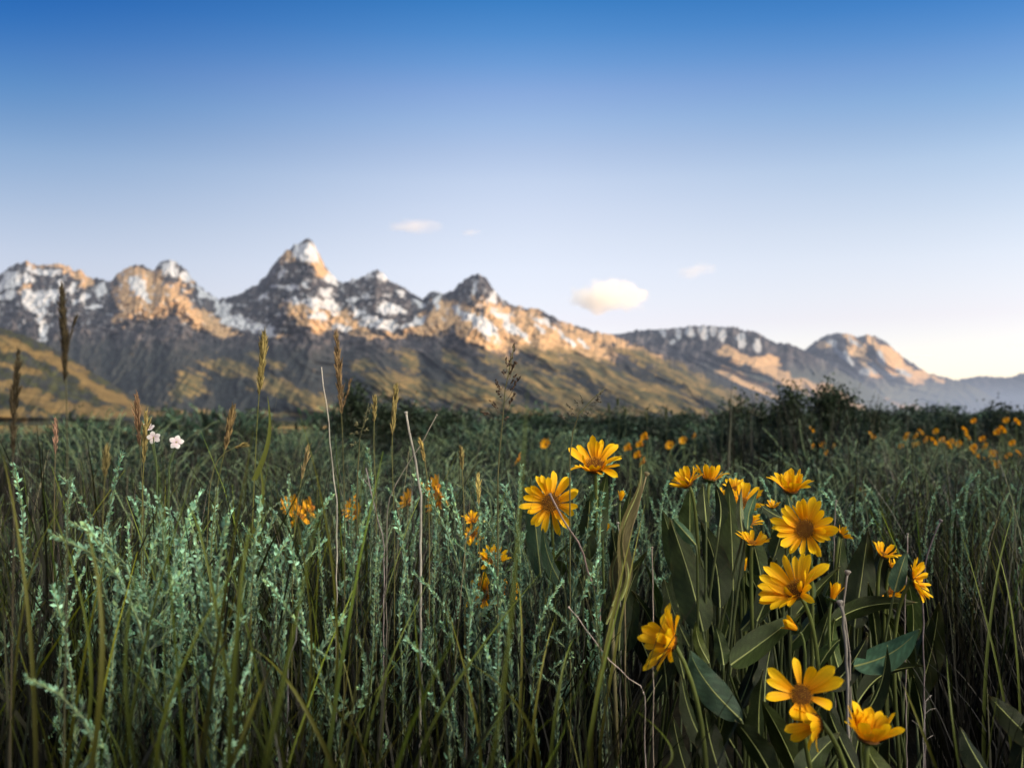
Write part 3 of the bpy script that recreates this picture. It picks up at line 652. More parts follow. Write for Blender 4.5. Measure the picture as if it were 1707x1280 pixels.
SP = [(8, 745, 1.3), (36, 768, 1.35), (115, 748, 1.3), (120, 770, 1.3), (232, 765, 1.35), (205, 845, 1.2), (345, 825, 1.25), (330, 845, 1.3), (388, 845, 1.3), (430, 812, 1.35), (440, 830, 1.4), (300, 840, 1.3), (520, 840, 1.4), (548, 830, 1.3),
      (572, 848, 1.3), (505, 880, 1.2), (585, 790, 1.6), (627, 735, 1.6), (703, 800, 1.4), (690, 850, 1.3), (770, 795, 1.5), (826, 772, 1.35), (815, 800, 1.4), (845, 815, 1.4), (715, 855, 1.3), (955, 745, 1.45), (955, 790, 1.4), (885, 808, 1.3), (1010, 820, 1.3),
      (875, 925, 1.2), (800, 960, 1.1), (840, 965, 1.1), (150, 970, .95), (165, 960, 1.0), (195, 945, 1.0), (255, 965, .95), (275, 915, 1.05), (120, 940, 1.1), (620, 880, 1.2), (640, 900, 1.3), (460, 900, 1.2), (410, 905, 1.1), (370, 930, 1.1), (320, 930, 1.1),
      (350, 880, 1.2), (480, 850, 1.4), (545, 900, 1.1), (600, 930, 1.1), (290, 1040, .9), (390, 1110, .8), (180, 1060, .85), (665, 930, 1.2), (745, 1010, 1.05), (770, 930, 1.3), (900, 960, 1.2), (930, 930, 1.25), (1012, 950, 1.2), (60, 900, 1.2), (210, 880, 1.2)]
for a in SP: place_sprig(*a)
CL = [(rr(140, 1060), rr(1.05, 2.5)) for _ in range(15)]
for i in range(84):
    cl = random.choice(CL); px = cl[0]+rr(-55, 55)
    Y = max(1.0, cl[1]+rr(-.15, .15)); top = rr(800, 960) if Y < 1.7 else rr(770, 860)
    place_sprig(px, top, Y)
for i in range(85):
    Y = rr(1.8, 3.2); place_sprig(rr(1080, 1760), rr(770, 860), Y)

def make_bush(r, h, ns, ls, cols_dark=1.0):
    SK[0] = rr(.45, 1.0); o = empty('sagebrush_bush'); A = MB(); B = MB()
    for i in range(ns):
        a = rr(0, 6.28); q = r*math.sqrt(random.random())
        b = np.array((q*math.cos(a)*.6, q*math.sin(a)*.6, 0)); hh = h*(1-.35*(q/r)**2)*rr(.7, 1.15)
        sage_sprig(A, B, b, hh, q/r*.5+rr(0, .15), rr(0, .3), a+rr(-.5, .5), 34, ls, .003, .3)
    for i in range(int(ns*14)):          # dense lower foliage
        a = rr(0, 6.28); q = r*math.sqrt(random.random()); z = h*rr(.15, .72)
        cc = np.array((.04, .095, .062))*rr(.3, 1.3)*(.12+.9*(z/h)**1.5)  # shade inside the bush painted in, darker towards the ground
        sage_leaf(B, np.array((q*math.cos(a), q*math.sin(a), z)), (rr(-1, 1), rr(-1, 1), rr(.2, 1)), .026*ls, .009*ls, cc)
    A.build('stem', M_SAGE, o); B.build('foliage', M_SAGE, o)
    return o
bushes = [make_bush(.26, .46, 34, 1.5), make_bush(.34, .52, 40, 1.7), make_bush(.22, .40, 28, 1.4), make_bush(.40, .58, 44, 2.0)]
# the far ones have bigger, fewer leaf clumps
farb = [make_bush(.5, .55, 26, 4.5), make_bush(.7, .62, 30, 5.0), make_bush(.4, .5, 22, 4.0)]
usedb = set()
def place_bush(o, x, y, s, grp, lab):
    c = o if o.name not in usedb else copy_tree(o); usedb.add(o.name)
    c.location = (x, y, float(gz(x, y))-.01); c.rotation_euler = (0, 0, rr(0, 6.28)); c.scale = (s*rr(.85, 1.15), s*rr(.85, 1.15), s*rr(.85, 1.1))
    tag(c, lab, 'sagebrush', grp)
for i in range(24):
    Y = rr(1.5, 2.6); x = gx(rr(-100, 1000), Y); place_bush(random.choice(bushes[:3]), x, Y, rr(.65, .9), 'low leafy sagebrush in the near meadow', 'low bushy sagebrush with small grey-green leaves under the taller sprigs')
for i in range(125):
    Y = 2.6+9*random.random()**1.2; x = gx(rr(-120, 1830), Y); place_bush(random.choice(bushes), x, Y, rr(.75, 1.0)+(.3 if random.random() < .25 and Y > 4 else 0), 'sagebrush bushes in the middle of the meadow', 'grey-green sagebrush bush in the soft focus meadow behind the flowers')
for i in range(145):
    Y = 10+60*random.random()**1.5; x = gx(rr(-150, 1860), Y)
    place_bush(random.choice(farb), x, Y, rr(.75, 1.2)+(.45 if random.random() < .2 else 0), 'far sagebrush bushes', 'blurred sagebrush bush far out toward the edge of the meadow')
# ------------------------------------------------------------------ dark shrubs on the skyline of the meadow
def make_shrub(w, h, nclump, leaf, col, label, loc, cat='shrub', columns=1, group=None):
    o = empty('shrub', loc); A = MB(); B = MB()
    tops = []
    for c in range(columns):
        cx = (c-(columns-1)/2)*w/columns*.9; tops.append((cx, rr(.75, 1.0)*h if columns > 1 else h))
    for (cx, ht) in tops:
        for i in range(7):
            a = rr(0, 6.28); e = np.array((cx+math.cos(a)*w/columns*rr(.1, .45), math.sin(a)*w*.3*rr(.2, 1), ht*rr(.55, .95)))
            t = np.linspace(0, 1, 7)[:, None]; b = np.array((cx*.6+rr(-.05, .05), rr(-.05, .05), 0))
            pts = b+(e-b)*t+np.array((0, 0, .12*ht))*np.sin(t*PI)
            A.tube(pts, np.linspace(.018*h, .004*h, 7), (.05, .045, .035), 5)
    for i in range(nclump):
        cx, ht = random.choice(tops)
        z = ht*random.random()**.95*rr(.85, 1.08); prof = max(.12, (math.sin(min(1, z/ht+.18)*PI*.92)))**.8*(1+.35*math.sin(z*23/ht+cx*40))
        a = rr(0, 6.28); q = (rr(.05, 1)**.6)*prof
        c = np.array((cx+math.cos(a)*q*w/columns*.55, math.sin(a)*q*w*.45, z))
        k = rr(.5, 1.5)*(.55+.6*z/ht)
        for j in range(24):
            p = c+np.array((random.gauss(0, 1), random.gauss(0, 1), random.gauss(0, 1)))*leaf*1.7
            if p[2] < 0: continue
            sage_leaf(B, p, (rr(-1, 1), rr(-1, 1), rr(-.3, 1)), leaf*rr(.8, 1.6), leaf*rr(.45, .8), np.array(col)*k*rr(.7, 1.3))
    A.build('branches', M_DRY, o); B.build('foliage', M_SHRUB, o)
    tag(o, label, cat, group)
    return o
def shrub_at(px, ptop, wpx, Y, label, n=110, columns=1, col=(.028, .045, .026), leaf=None, base=None):
    x = gx(px, Y); g = float(gz(x, Y)); h = at(px, ptop, Y).z-g; w = wpx/F*Y
    return make_shrub(w, h, n, leaf or .004*Y, col, label, (x, Y, g-.02), columns=columns)
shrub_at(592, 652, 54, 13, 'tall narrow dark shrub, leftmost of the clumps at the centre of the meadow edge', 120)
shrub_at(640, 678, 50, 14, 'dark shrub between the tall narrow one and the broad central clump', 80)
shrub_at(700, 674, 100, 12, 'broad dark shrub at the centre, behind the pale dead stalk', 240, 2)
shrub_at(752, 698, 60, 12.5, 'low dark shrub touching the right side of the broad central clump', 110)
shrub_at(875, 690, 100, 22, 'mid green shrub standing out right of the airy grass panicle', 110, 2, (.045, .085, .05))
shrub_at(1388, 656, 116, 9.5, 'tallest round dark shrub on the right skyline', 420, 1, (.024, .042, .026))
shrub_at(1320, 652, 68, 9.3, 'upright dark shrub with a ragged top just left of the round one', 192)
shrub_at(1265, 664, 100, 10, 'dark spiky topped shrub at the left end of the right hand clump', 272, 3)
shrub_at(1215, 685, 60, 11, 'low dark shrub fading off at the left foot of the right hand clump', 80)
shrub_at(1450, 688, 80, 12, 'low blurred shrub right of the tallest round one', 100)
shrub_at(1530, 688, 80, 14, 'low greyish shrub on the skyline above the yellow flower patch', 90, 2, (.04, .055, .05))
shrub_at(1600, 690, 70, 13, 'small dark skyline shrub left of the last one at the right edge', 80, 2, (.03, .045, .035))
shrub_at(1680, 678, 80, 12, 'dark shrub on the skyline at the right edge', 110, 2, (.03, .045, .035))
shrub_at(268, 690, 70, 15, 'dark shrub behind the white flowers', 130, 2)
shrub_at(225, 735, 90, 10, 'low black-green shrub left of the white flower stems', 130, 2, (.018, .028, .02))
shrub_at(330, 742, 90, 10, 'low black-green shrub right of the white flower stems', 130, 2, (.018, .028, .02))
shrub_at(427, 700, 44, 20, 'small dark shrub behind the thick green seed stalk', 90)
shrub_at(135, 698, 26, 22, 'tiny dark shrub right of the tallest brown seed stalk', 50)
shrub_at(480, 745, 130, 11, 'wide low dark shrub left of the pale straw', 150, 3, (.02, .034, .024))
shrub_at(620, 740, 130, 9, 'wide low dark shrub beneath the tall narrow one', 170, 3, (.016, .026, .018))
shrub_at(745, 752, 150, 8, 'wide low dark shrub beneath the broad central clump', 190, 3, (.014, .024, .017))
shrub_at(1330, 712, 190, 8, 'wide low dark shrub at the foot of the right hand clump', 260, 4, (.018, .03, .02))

for (px, pt, w, Y) in ((930, 694, 90, 16), (1000, 690, 100, 18), (1060, 696, 80, 17), (1110, 690, 90, 15), (1165, 686, 80, 13), (1490, 690, 90, 14), (1560, 686, 90, 13), (1640, 688, 100, 14), (820, 700, 80, 18), (70, 722, 90, 20), (180, 716, 80, 22), (375, 722, 80, 22), (800, 712, 90, 12), (1440, 700, 110, 9), (1210, 700, 120, 9)):
    shrub_at(px, pt, w, Y, 'low blurred shrub in the band along the far edge of the meadow', 90, 3, (.026, .045, .032))
for o in list(COL.objects):
    if o.get('label', '').startswith('low blurred shrub in the band'): o['group'] = 'low shrubs along the far edge of the meadow'

# woods on the valley floor, one distant mass
mb = MB(); 
def far_tree(mb, x, y, z, h, w, c):
    for i in range(9):
        t = i/9; r = w*(1-t)*rr(.7, 1.1)+.2; a0 = rr(0, 6)
        V = [(x, y, z+h*(t+.22))]; n = 6
        for j in range(n): V.append((x+math.cos(a0+j*PI*2/n)*r*rr(.7, 1.2), y+math.sin(a0+j*PI*2/n)*r*rr(.7, 1.2), z+h*(t*.92)+rr(-.04, .04)*h))
        mb.add(V, None, [(0, j+1, (j+1) % n+1) for j in range(n)], np.array(c)*rr(.7, 1.3))
for i in range(2600):
    Y = rr(500, 4200); px = rr(-60, 1300)
    if Y < 1500 and (300 < px < 420): continue
    if float(gnoise(np.array(px/90.0), np.array(Y/420.0), 55)) < .06: continue
    x = gx(px, Y); g = float(gz(x, Y)); h = rr(8, 17); far_tree(mb, x, Y, g, h, h*rr(.2, .34), (.03, .045, .035))
for i in range(1300):
    Y = rr(4200, 6600); px = rr(-60, 1650); x = gx(px, Y); g = float(gz(x, Y)); h = rr(10, 22); far_tree(mb, x, Y, g, h, h*rr(.3, .6), (.03, .042, .042))
tag(mb.build('distant_woods', M_SHRUB), 'dark conifer woods along the foot of the mountains', 'woods', kind='stuff')

# ------------------------------------------------------------------ yellow flowers
def petal_mesh(ln, wd, bend, twist, notch, seed):
    n, m = 12, 7
    V = []; C = []
    for i in range(n+1):
        t = i/n
        w = wd*.5*(.34+.66*math.sin(min(1, t*1.35)*PI/2))*math.sqrt(max(0, 1-max(0, (t-.62)/.38)**2.6))
        if i == n: w = wd*.05
        x = ln*(math.sin(bend*t)/bend if abs(bend) > 1e-3 else t); z = ln*((1-math.cos(bend*t))/bend if abs(bend) > 1e-3 else 0)
        for j in range(m+1):
            s = j/m*2-1
            tw = twist*t
            y = w*s; dz = w*(.32*abs(s)**2)+.03*wd*math.cos(s*PI*3.2)*(1-.4*t)
            if i >= n-1: x2 = x-notch*ln*(.5+.5*math.cos(s*PI*2.6))
            else: x2 = x
            x2 += .02*math.sin(9*s+seed)*t; V.append((x2, y*math.cos(tw)-dz*math.sin(tw), z+y*math.sin(tw)+dz*math.cos(tw)))
            g = .92+.12*math.cos(s*PI*3.2)
            c = np.array((.95, .63, .006))*(t)+np.array((.88, .34, .004))*(1-t)
            C.append(c*g)
    Q = [(i*(m+1)+j, i*(m+1)+j+1, (i+1)*(m+1)+j+1, (i+1)*(m+1)+j) for i in range(n) for j in range(m)]
    return V, Q, C
PET = []
for (b, tw, nt) in ((.25, .1, .03), (.5, -.25, .02), (-.25, .15, .04), (-.7, .3, .02), (.05, -.1, .05), (.9, .5, .01), (-1.5, .2, .02)):
    V, Q, C = petal_mesh(1.0, .30, b, tw, nt, 0)
    me_o = npmesh('petal', V, np.array(Q), M_PETAL, np.array(C)); PET.append(me_o.data); bpy.data.objects.remove(me_o)
def disc_mesh():
    mb = MB(); n = 150; ga = PI*(3-math.sqrt(5))
    V = [(0, 0, .30)]; C = [(.20, .10, .02)]
    for i in range(1, 7):
        for j in range(16):
            a = j*PI/8; r = i/6; V.append((r*math.cos(a), r*math.sin(a), .30*(1-r**2.2)-.12*(r > .9))); C.append((.10, .045, .012))
    T = [(0, 1+j, 1+(j+1) % 16) for j in range(16)]
    Q = [(1+(i-1)*16+j, 1+i*16+j, 1+i*16+(j+1) % 16, 1+(i-1)*16+(j+1) % 16) for i in range(1, 6) for j in range(16)]
    mb.add(V, Q, T, np.array(C))
    for i in range(n):
        r = math.sqrt((i+.5)/n)*.97; a = i*ga; z = .30*(1-r**2.2)
        p = np.array((r*math.cos(a), r*math.sin(a), z-.02)); d = unit((p[0]*.55, p[1]*.55, .8))
        ln = .17+.10*r*rr(.6, 1.3); e = p+d*ln
        c0 = np.array((.16, .06, .012)); c1 = np.array(random.choice([(.80, .42, .03), (.60, .26, .02), (.42, .15, .015), (.25, .09, .02)]))*rr(.8, 1.2)
        mb.tube([p, p+d*ln*.6, e], [.028, .034, .022], np.array([c0, c0*.6+c1*.4, c1]), 5)
        if r > .45 and random.random() < .8:    # curled style tips
            for sg in (-1, 1):
                s_ = unit(np.cross(d, (0, 0, 1)))*sg; mb.tube([e, e+d*.05+s_*.035, e+d*.04+s_*.075], [.012, .010, .006], np.array((.62, .30, .03))*rr(.7, 1.1), 3)
    o = mb.build('d', M_DISC); me = o.data; bpy.data.objects.remove(o); return me
DISC = disc_mesh()
def calyx_mesh():
    mb = MB()
    for k in range(2):
        for j in range(9):
            a = (j+.5*k)*2*PI/9; u = np.array((math.cos(a), math.sin(a), 0)); s_ = np.array((-math.sin(a), math.cos(a), 0))
            t = np.linspace(0, 1, 6)[:, None]; L = 1.15 if k == 0 else .9
            pts = u*(.25+.95*L*np.sin(t*1.5))+np.array((0, 0, 1))*(-.42+.42*t**1.6*L)
            mb.ribbon(pts, .26*(1-np.linspace(0, 1, 6)**1.7*.97)+.01, s_, np.array((.055, .085, .03))*(.8+.5*t), .2)
    t = np.linspace(0, 1, 5)[:, None]
    mb.tube(np.concatenate([0*t, 0*t, -.75+.68*t], 1), [.16, .22, .42, .62, .70], (.06, .09, .03), 12)
    o = mb.build('c', M_LEAF); me = o.data; bpy.data.objects.remove(o); return me
CALYX = calyx_mesh()
def obj_from(name, me, parent, M=None):
    o = bpy.data.objects.new(name, me); COL.objects.link(o); o.parent = parent
    if M is not None: o.matrix_local = M
    return o
def bez(P0, P1, P2, P3, n=14):
    t = np.linspace(0, 1, n)[:, None]; return (1-t)**3*P0+3*t*(1-t)**2*P1+3*t*t*(1-t)*P2+t**3*P3
def frame(d, roll=0.0):
    """rotation whose z is d"""
    return Vector(d).to_track_quat('Z', 'Y').to_matrix().to_4x4() @ Matrix.Rotation(roll, 4, 'Z')
def flower(px, py, R, face, Y, label, npet=13, cup=25, discf=.30, petals=None, base=None, stemcol=(.07, .09, .02), droop=None, wd=1.0, leaves=0, group=None):
    """one flower on its stem. R: radius in photograph pixels; face: which way the head looks; cup: petals raised by so many degrees"""
    c = np.array(at(px, py, Y)); r = R/F*Y; d = unit(face)
    bx, by = base if base is not None else (px+rr(-14, 14), None)
    bw = np.array((gx(bx, Y)*1.0, Y+.02, 0)); bw[2] = float(gz(bw[0], bw[1]))
    root = empty('yellow_flower', tuple(bw))
    H = c-bw
    rd = discf*r
    end = H-d*rd*.55
    P = bez(np.zeros(3), np.array((0, 0, H[2]*.5)), end-d*r*1.2-np.array((0, 0, .25*H[2]*(.6 if d[2] < .6 else 0))), end)
    mb = MB(); mb.tube(P, np.linspace(.0034, .0026, len(P)), np.array(stemcol)*np.linspace(.12, 1.2, len(P))[:, None], 8); mb.build('stem', M_STEM, root)
    head = obj_from('flower_head', DISC, root, Matrix.Translation(H) @ frame(d, rr(0, 6.28)) @ Matrix.Scale(rd, 4))
    obj_from('calyx', CALYX, head)
    discf0 = discf
    L = 1/discf0*.78
    npet = npet+5 if petals is None else npet
    rng = range(npet) if petals is None else petals
    for k in rng:
        for lay in (0,):
            a = (k+rr(-.32, .32))*2*PI/npet
            e = math.radians(cup+rr(-13, 13)); ln = L*rr(.80, 1.12)
            M = Matrix.Rotation(a, 4, 'Z') @ Matrix.Translation((.80, 0, rr(-.06, .05))) @ Matrix.Rotation(-e, 4, 'Y') @ Matrix.Rotation(rr(-.4, .4), 4, 'X') @ Matrix.Diagonal((ln, ln*wd*rr(.82, 1.15), ln, 1))
            pm = PET[random.choice([0, 0, 1, 2, 2, 4, 4, 3]) if droop is None else random.choice(droop)]
            obj_from('petal', pm, head, M)
    if petals is None:
        for k in range(npet//2):
            a = rr(0, 2*PI); ln = L*rr(.62, .95)
            M = Matrix.Rotation(a, 4, 'Z') @ Matrix.Translation((.74, 0, .04)) @ Matrix.Rotation(-math.radians(cup+rr(4, 22)), 4, 'Y') @ Matrix.Rotation(rr(-.5, .5), 4, 'X') @ Matrix.Diagonal((ln, ln*wd*rr(.6, 1.0), ln, 1))
            obj_from('petal', PET[random.choice([0, 1, 2, 4, 5])], head, M)
    for k in range(leaves):
        i = random.randint(5, 10); stem_leaf(root, P[i], rr(0, 6.28), rr(.05, .09), rr(.012, .02))
    tag(root, label, 'flower', group)
    return root

# ------------------------------------------------------------------ broad leaves
def leaf_mesh(P, W, side, col, fold=.25, wav=.0, vein=(.20, .23, .08), ribw=.0011):
    """blade along the points P with half-width W and lighter side veins, plus its midrib as a second MB"""
    P = np.asarray(P, float); n = len(P); side = unit(side)
    tg = np.gradient(P, axis=0); tg /= np.linalg.norm(tg, axis=1)[:, None]
    sd = side-tg*(tg@side)[:, None]; sd /= np.linalg.norm(sd, axis=1)[:, None]; nn = np.cross(sd, tg)
    m = 10; V = []; C = []
    ph = rr(0, 6)
    for i in range(n):
        t = i/(n-1); w = W*(math.sin(PI*min(1, t**.8*.985+.02))**.75)*(1-.25*t)
        for j in range(m+1):
            s = j/m*2-1
            V.append(P[i]+sd[i]*w*s+nn[i]*(abs(s)*fold*w+wav*W*math.sin(t*17+ph+s*1.3)*abs(s)**1.5))
            v = .5+.5*math.cos((t*13-abs(s)*2.0)*2*PI*.9)
            k = .75+.6*v**6*(1-abs(s)*.5); k *= 1+.08*math.sin(t*60+s*37)
            ed = max(0, t-.9)*10*rr(.5, 1)+(.5 if abs(s) > .85 and math.sin(t*31+ph*3) > .8 else 0); C.append(np.array(col)*k*(1-ed*.5)+np.array((.10, .07, .02))*ed*.5)
    Q = [(i*(m+1)+j, i*(m+1)+j+1, (i+1)*(m+1)+j+1, (i+1)*(m+1)+j) for i in range(n-1) for j in range(m)]
    rib = MB(); rib.tube(P+nn*.0004, np.linspace(ribw*1.6, ribw*.4, n), np.array(vein), 6)
    return V, Q, C, rib
def add_leaf(parent, P, W, side, col=(.035, .06, .018), name='leaf', **kw):
    V, Q, C, rib = leaf_mesh(P, W, side, col, **kw)
    o = npmesh(name, V, np.array(Q), M_LEAF, np.array(C), parent)
    rib.build('midrib', M_STEM, o)
    return o
def stem_leaf(root, p, az, ln, w):
    u = np.array((math.cos(az), math.sin(az), 0)); t = np.linspace(0, 1, 12)[:, None]
    P = p+u*ln*.6*t+np.array((0, 0, 1))*ln*(t*.9-.3*t*t)
    add_leaf(root, P, w, np.cross(u, (0, 0, 1)), (.045, .075, .02), ribw=.0006)
def clump(label, cx, Y, specs):
    """broad-leaved plant: each spec is (base px, py, tip px, py, width px, depth of base, depth of tip, turn, colour)"""
    bx = gx(cx, Y); g = float(gz(bx, Y)); root = empty('broadleaf_plant', (bx, Y, g)); o0 = np.array((bx, Y, g))
    for (x0, y0, x1, y1, w, ya, yb, turn, col) in specs:
        A = np.array(at(x0, y0, ya)); B = np.array(at(x1, y1, yb)); ln = np.linalg.norm(B-A)
        t = np.linspace(0, 1, 22)[:, None]
        ax = unit(B-A); view = unit((A+B)/2-np.array((0, 0, CAMZ)))
        across = unit(np.cross(ax, view)); up = np.cross(across, ax)
        q = Quaternion(Vector(ax), turn); side = np.array(q @ Vector(across)); nrm = np.array(q @ Vector(up))
        P = A+(B-A)*t+(nrm*ln*.10+across*ln*rr(-.05, .05))*np.sin(PI*t)*rr(.5, 1.3)
        lf = add_leaf(root, P-o0, w/F*(ya+yb)/2*.54, side, np.array(col)*rr(.6, 1.35)*(.55 if y0 > 1120 else 1), wav=rr(.03, .16), fold=rr(.2, .6), ribw=.0008)  # leaves rooted lowest get deep shade painted into their colour
        pet = MB(); e = A-o0; s0 = np.array((rr(-.02, .02), rr(-.02, .02), 0))
        pp = bez(s0, s0+np.array((0, 0, max(.02, e[2]*.5))), e-ax*ln*.18, e, 8)
        pet.tube(pp, np.linspace(.0030, .0015, 8), (.035, .048, .014), 6); pet.build('petiole', M_STEM, lf)
    tag(root, label, 'leafy plant')
    return root
DK = (.020, .034, .010); DG = (.034, .055, .015); TE = (.035, .075, .042); PL = (.10, .13, .06); YG = (.055, .075, .014)
clump('broad leafed plant with long pointed leaves below the left yellow pair of flowers', 1165, 1.34, [
    (1172, 1052, 1116, 862, 60, 1.30, 1.36, .15, DG), (1160, 908, 1121, 864, 20, 1.28, 1.26, .3, TE), (1200, 1012, 1168, 868, 46, 1.34, 1.36, -.2, DK), (1222, 984, 1214, 800, 46, 1.42, 1.44, .2, DG),
    (1177, 870, 1172, 806, 26, 1.34, 1.36, .5, DG), (1199, 878, 1192, 806, 26, 1.34, 1.36, -.5, DK), (1238, 892, 1236, 814, 13, 1.36, 1.36, .1, (.17, .20, .12)), (1246, 882, 1264, 816, 22, 1.36, 1.38, .6, TE),
    (1130, 960, 1104, 850, 34, 1.50, 1.52, 0, DG), (1150, 905, 1150, 815, 34, 1.5, 1.5, .3, DG), (1182, 1105, 1160, 1036, 20, 1.22, 1.22, .2, YG), (1206, 1108, 1192, 1040, 26, 1.22, 1.24, -.2, DG), (1140, 1130, 1128, 1020, 20, 1.3, 1.3, .3, DG)])
clump('broad leafed plant filling the middle of the yellow flower clump', 1300, 1.38, [
    (1262, 1035, 1345, 868, 40, 1.38, 1.42, .5, DK), (1218, 1108, 1334, 1022, 48, 1.26, 1.30, .35, DG), (1235, 1050, 1295, 930, 34, 1.4, 1.42, -.4, DK), (1320, 862, 1312, 824, 17, 1.40, 1.42, .3, TE), (1310, 866, 1266, 840, 26, 1.36, 1.36, .9, DK),
    (1290, 930, 1310, 860, 34, 1.46, 1.46, -.2, DG), (1275, 1180, 1290, 1060, 40, 1.25, 1.3, .7, DK), (1345, 1130, 1385, 1010, 36, 1.35, 1.35, .3, DK), (1230, 1180, 1262, 1090, 34, 1.3, 1.3, -.5, DK), (1268, 960, 1250, 885, 34, 1.5, 1.5, 0, DG)])
clump('broad leafed plant with one bright bluish green leaf at the right of the flowers', 1432, 1.36, [
    (1424, 1110, 1533, 1048, 50, 1.22, 1.20, -.35, (.05, .115, .07)), (1424, 1045, 1447, 884, 56, 1.42, 1.46, .2, DK), (1380, 1042, 1530, 1004, 36, 1.36, 1.40, .5, DG), (1491, 986, 1512, 918, 28, 1.36, 1.38, .2, TE), (1450, 1000, 1480, 900, 40, 1.5, 1.5, -.3, DK),
    (1395, 1000, 1404, 890, 30, 1.5, 1.52, 0, DK), (1430, 1170, 1540, 1110, 36, 1.3, 1.3, .9, DK), (1400, 1120, 1392, 1030, 28, 1.3, 1.3, .4, DG)])
clump('broad leafed plant low at the bottom with a large grey green leaf', 1225, 1.12, [
    (1236, 1200, 1148, 1082, 52, 1.10, 1.08, .2, (.045, .09, .06)), (1200, 1290, 1175, 1180, 50, 1.1, 1.1, .4, DK), (1290, 1300, 1225, 1200, 46, 1.05, 1.05, -.5, DK), (1330, 1300, 1400, 1220, 46, 1.05, 1.1, .4, DG), (1430, 1290, 1380, 1180, 34, 1.1, 1.1, .2, DK), (1500, 1320, 1440, 1230, 40, 1.0, 1.0, .3, YG), (1400, 1240, 1372, 1120, 34, 1.15, 1.15, .2, DG)])
clump('broad leafed plant under the two left yellow flowers', 960, 1.5, [
    (902, 965, 884, 792, 36, 1.62, 1.64, .1, TE), (1000, 905, 1012, 786, 30, 1.44, 1.44, .3, DK), (972, 935, 985, 812, 46, 1.56, 1.56, -.2, DK), (1030, 960, 1052, 812, 26, 1.5, 1.5, .4, DG), (1042, 1000, 1020, 880, 34, 1.5, 1.5, -.3, DK), (985, 1000, 960, 880, 40, 1.6, 1.6, .2, DK), (940, 980, 905, 880, 26, 1.52, 1.52, .6, TE)])
clump('broad leafed plant cut by the lower right corner', 1670, 1.1, [
    (1740, 1250, 1648, 1158, 44, 1.1, 1.1, .3, DK), (1650, 1300, 1600, 1210, 40, 1.05, 1.1, .6, DK), (1700, 1320, 1710, 1200, 40, 1.1, 1.1, 0, DK)])

def fill(label, cx, Y, n, xa, xb, ya, yb):
    sp = []
    for i in range(n):
        x1 = rr(xa, xb); y1 = rr(ya, yb); ln = rr(95, 190); tilt = rr(-.45, .45)+(x1-cx)/420; Yt = Y+rr(-.10, .16)
        sp.append((x1-math.sin(tilt)*ln, y1+math.cos(tilt)*ln, x1, y1, rr(18, 46), Yt, Yt+rr(-.05, .05), rr(-1.1, 1.1), random.choice([DK, DK, DG, (.026, .042, .012), (.045, .065, .016)])))
    clump(label, cx, Y, sp)
fill('dense dark broad leafed plant at the heart of the flower clump, behind the largest flower', 1280, 1.50, 20, 1130, 1440, 885, 1010)
fill('broad leafed plant in deep shade among the lower flowers', 1290, 1.22, 18, 1120, 1480, 1040, 1190)
fill('broad leafed plant behind the small right hand flower group', 1500, 1.52, 11, 1420, 1590, 950, 1080)
fill('shaded broad leafed plant between the twigs left of the leafy clump', 1080, 1.48, 11, 1010, 1150, 900, 1060)

# ------------------------------------------------------------------ the flowers one can tell apart
flower(992, 776, 50, (-.08, -.66, .75), 1.42, 'topmost yellow flower, wide open with a brown centre, on the left of the clump', 15, 30, .34, base=(1000, None), leaves=2)
flower(918, 838, 50, (-.10, -.97, .16), 1.56, 'yellow flower behind a bare brown twig, at the far left of the clump', 15, 12, .34, base=(930, None), leaves=2)
flower(1146, 806, 34, (-.55, -.30, .70), 1.38, 'half open yellow flower leaning left over the upright leaves', 12, 34, .30, base=(1170, None))
flower(1183, 800, 34, (.20, .10, .92), 1.40, 'yellow flower touching the right side of the left leaning one', 11, 52, .28, base=(1180, None))
flower(1207, 832, 26, (.45, .0, .8), 1.5, 'small yellow flower half hidden behind pointed leaves, left of the narrow pale leaf', 10, 50, .28, base=(1200, None))
flower(1238, 838, 38, (.0, -.62, .72), 1.5, 'yellow flower crossed by a narrow pale leaf', 12, 28, .28, base=(1240, None))
flower(1246, 872, 26, (.1, -.4, .85), 1.52, 'yellow flower squeezed under the one crossed by the pale leaf', 10, 34, .28, base=(1246, None))
flower(1254, 905, 38, (.05, -.30, .94), 1.34, 'star shaped yellow flower with few spread petals in the middle of the clump', 7, 26, .20, base=(1262, None), droop=[2, 4, 0])
flower(1288, 845, 16, (.0, -.3, .9), 1.56, 'small ragged yellow flower peeping between leaves under the highest right flower', 9, 40, .3, base=(1290, None))
flower(1318, 818, 44, (-.02, -.22, .96), 1.44, 'cupped yellow flower, uppermost in the right half of the clump', 14, 50, .26, base=(1318, None), leaves=2)
flower(1342, 882, 56, (-.52, -.80, .30), 1.32, 'largest open yellow flower showing its round orange brown centre', 15, 20, .31, base=(1350, None), leaves=2)
flower(1226, 815, 24, (-.2, -.5, .8), 1.56, 'yellow flower just above the one crossed by the pale leaf, farther back', 11, 30, .28, base=(1226, None))
flower(1402, 892, 20, (.8, .1, .55), 1.5, 'small yellow flower edge sticking out right of the largest one', 9, 45, .28, base=(1390, None))
flower(1326, 984, 68, (-.66, -.34, .70), 1.24, 'yellow flower with its petals fanned left and up, below the largest one', 14, 34, .28, base=(1372, None), leaves=1)
flower(1472, 925, 30, (.30, -.35, .85), 1.46, 'yellow flower at the upper left of the small right hand group', 9, 38, .28, base=(1470, None))
flower(1486, 945, 20, (.6, -.3, .5), 1.5, 'partly hidden yellow flower just beneath the upper one of the small right hand group', 9, 30, .28, base=(1480, None))
flower(1480, 985, 30, (-.1, -.6, .6), 1.54, 'yellow flower behind the leaf in the small right hand group', 10, 30, .28, base=(1480, None))
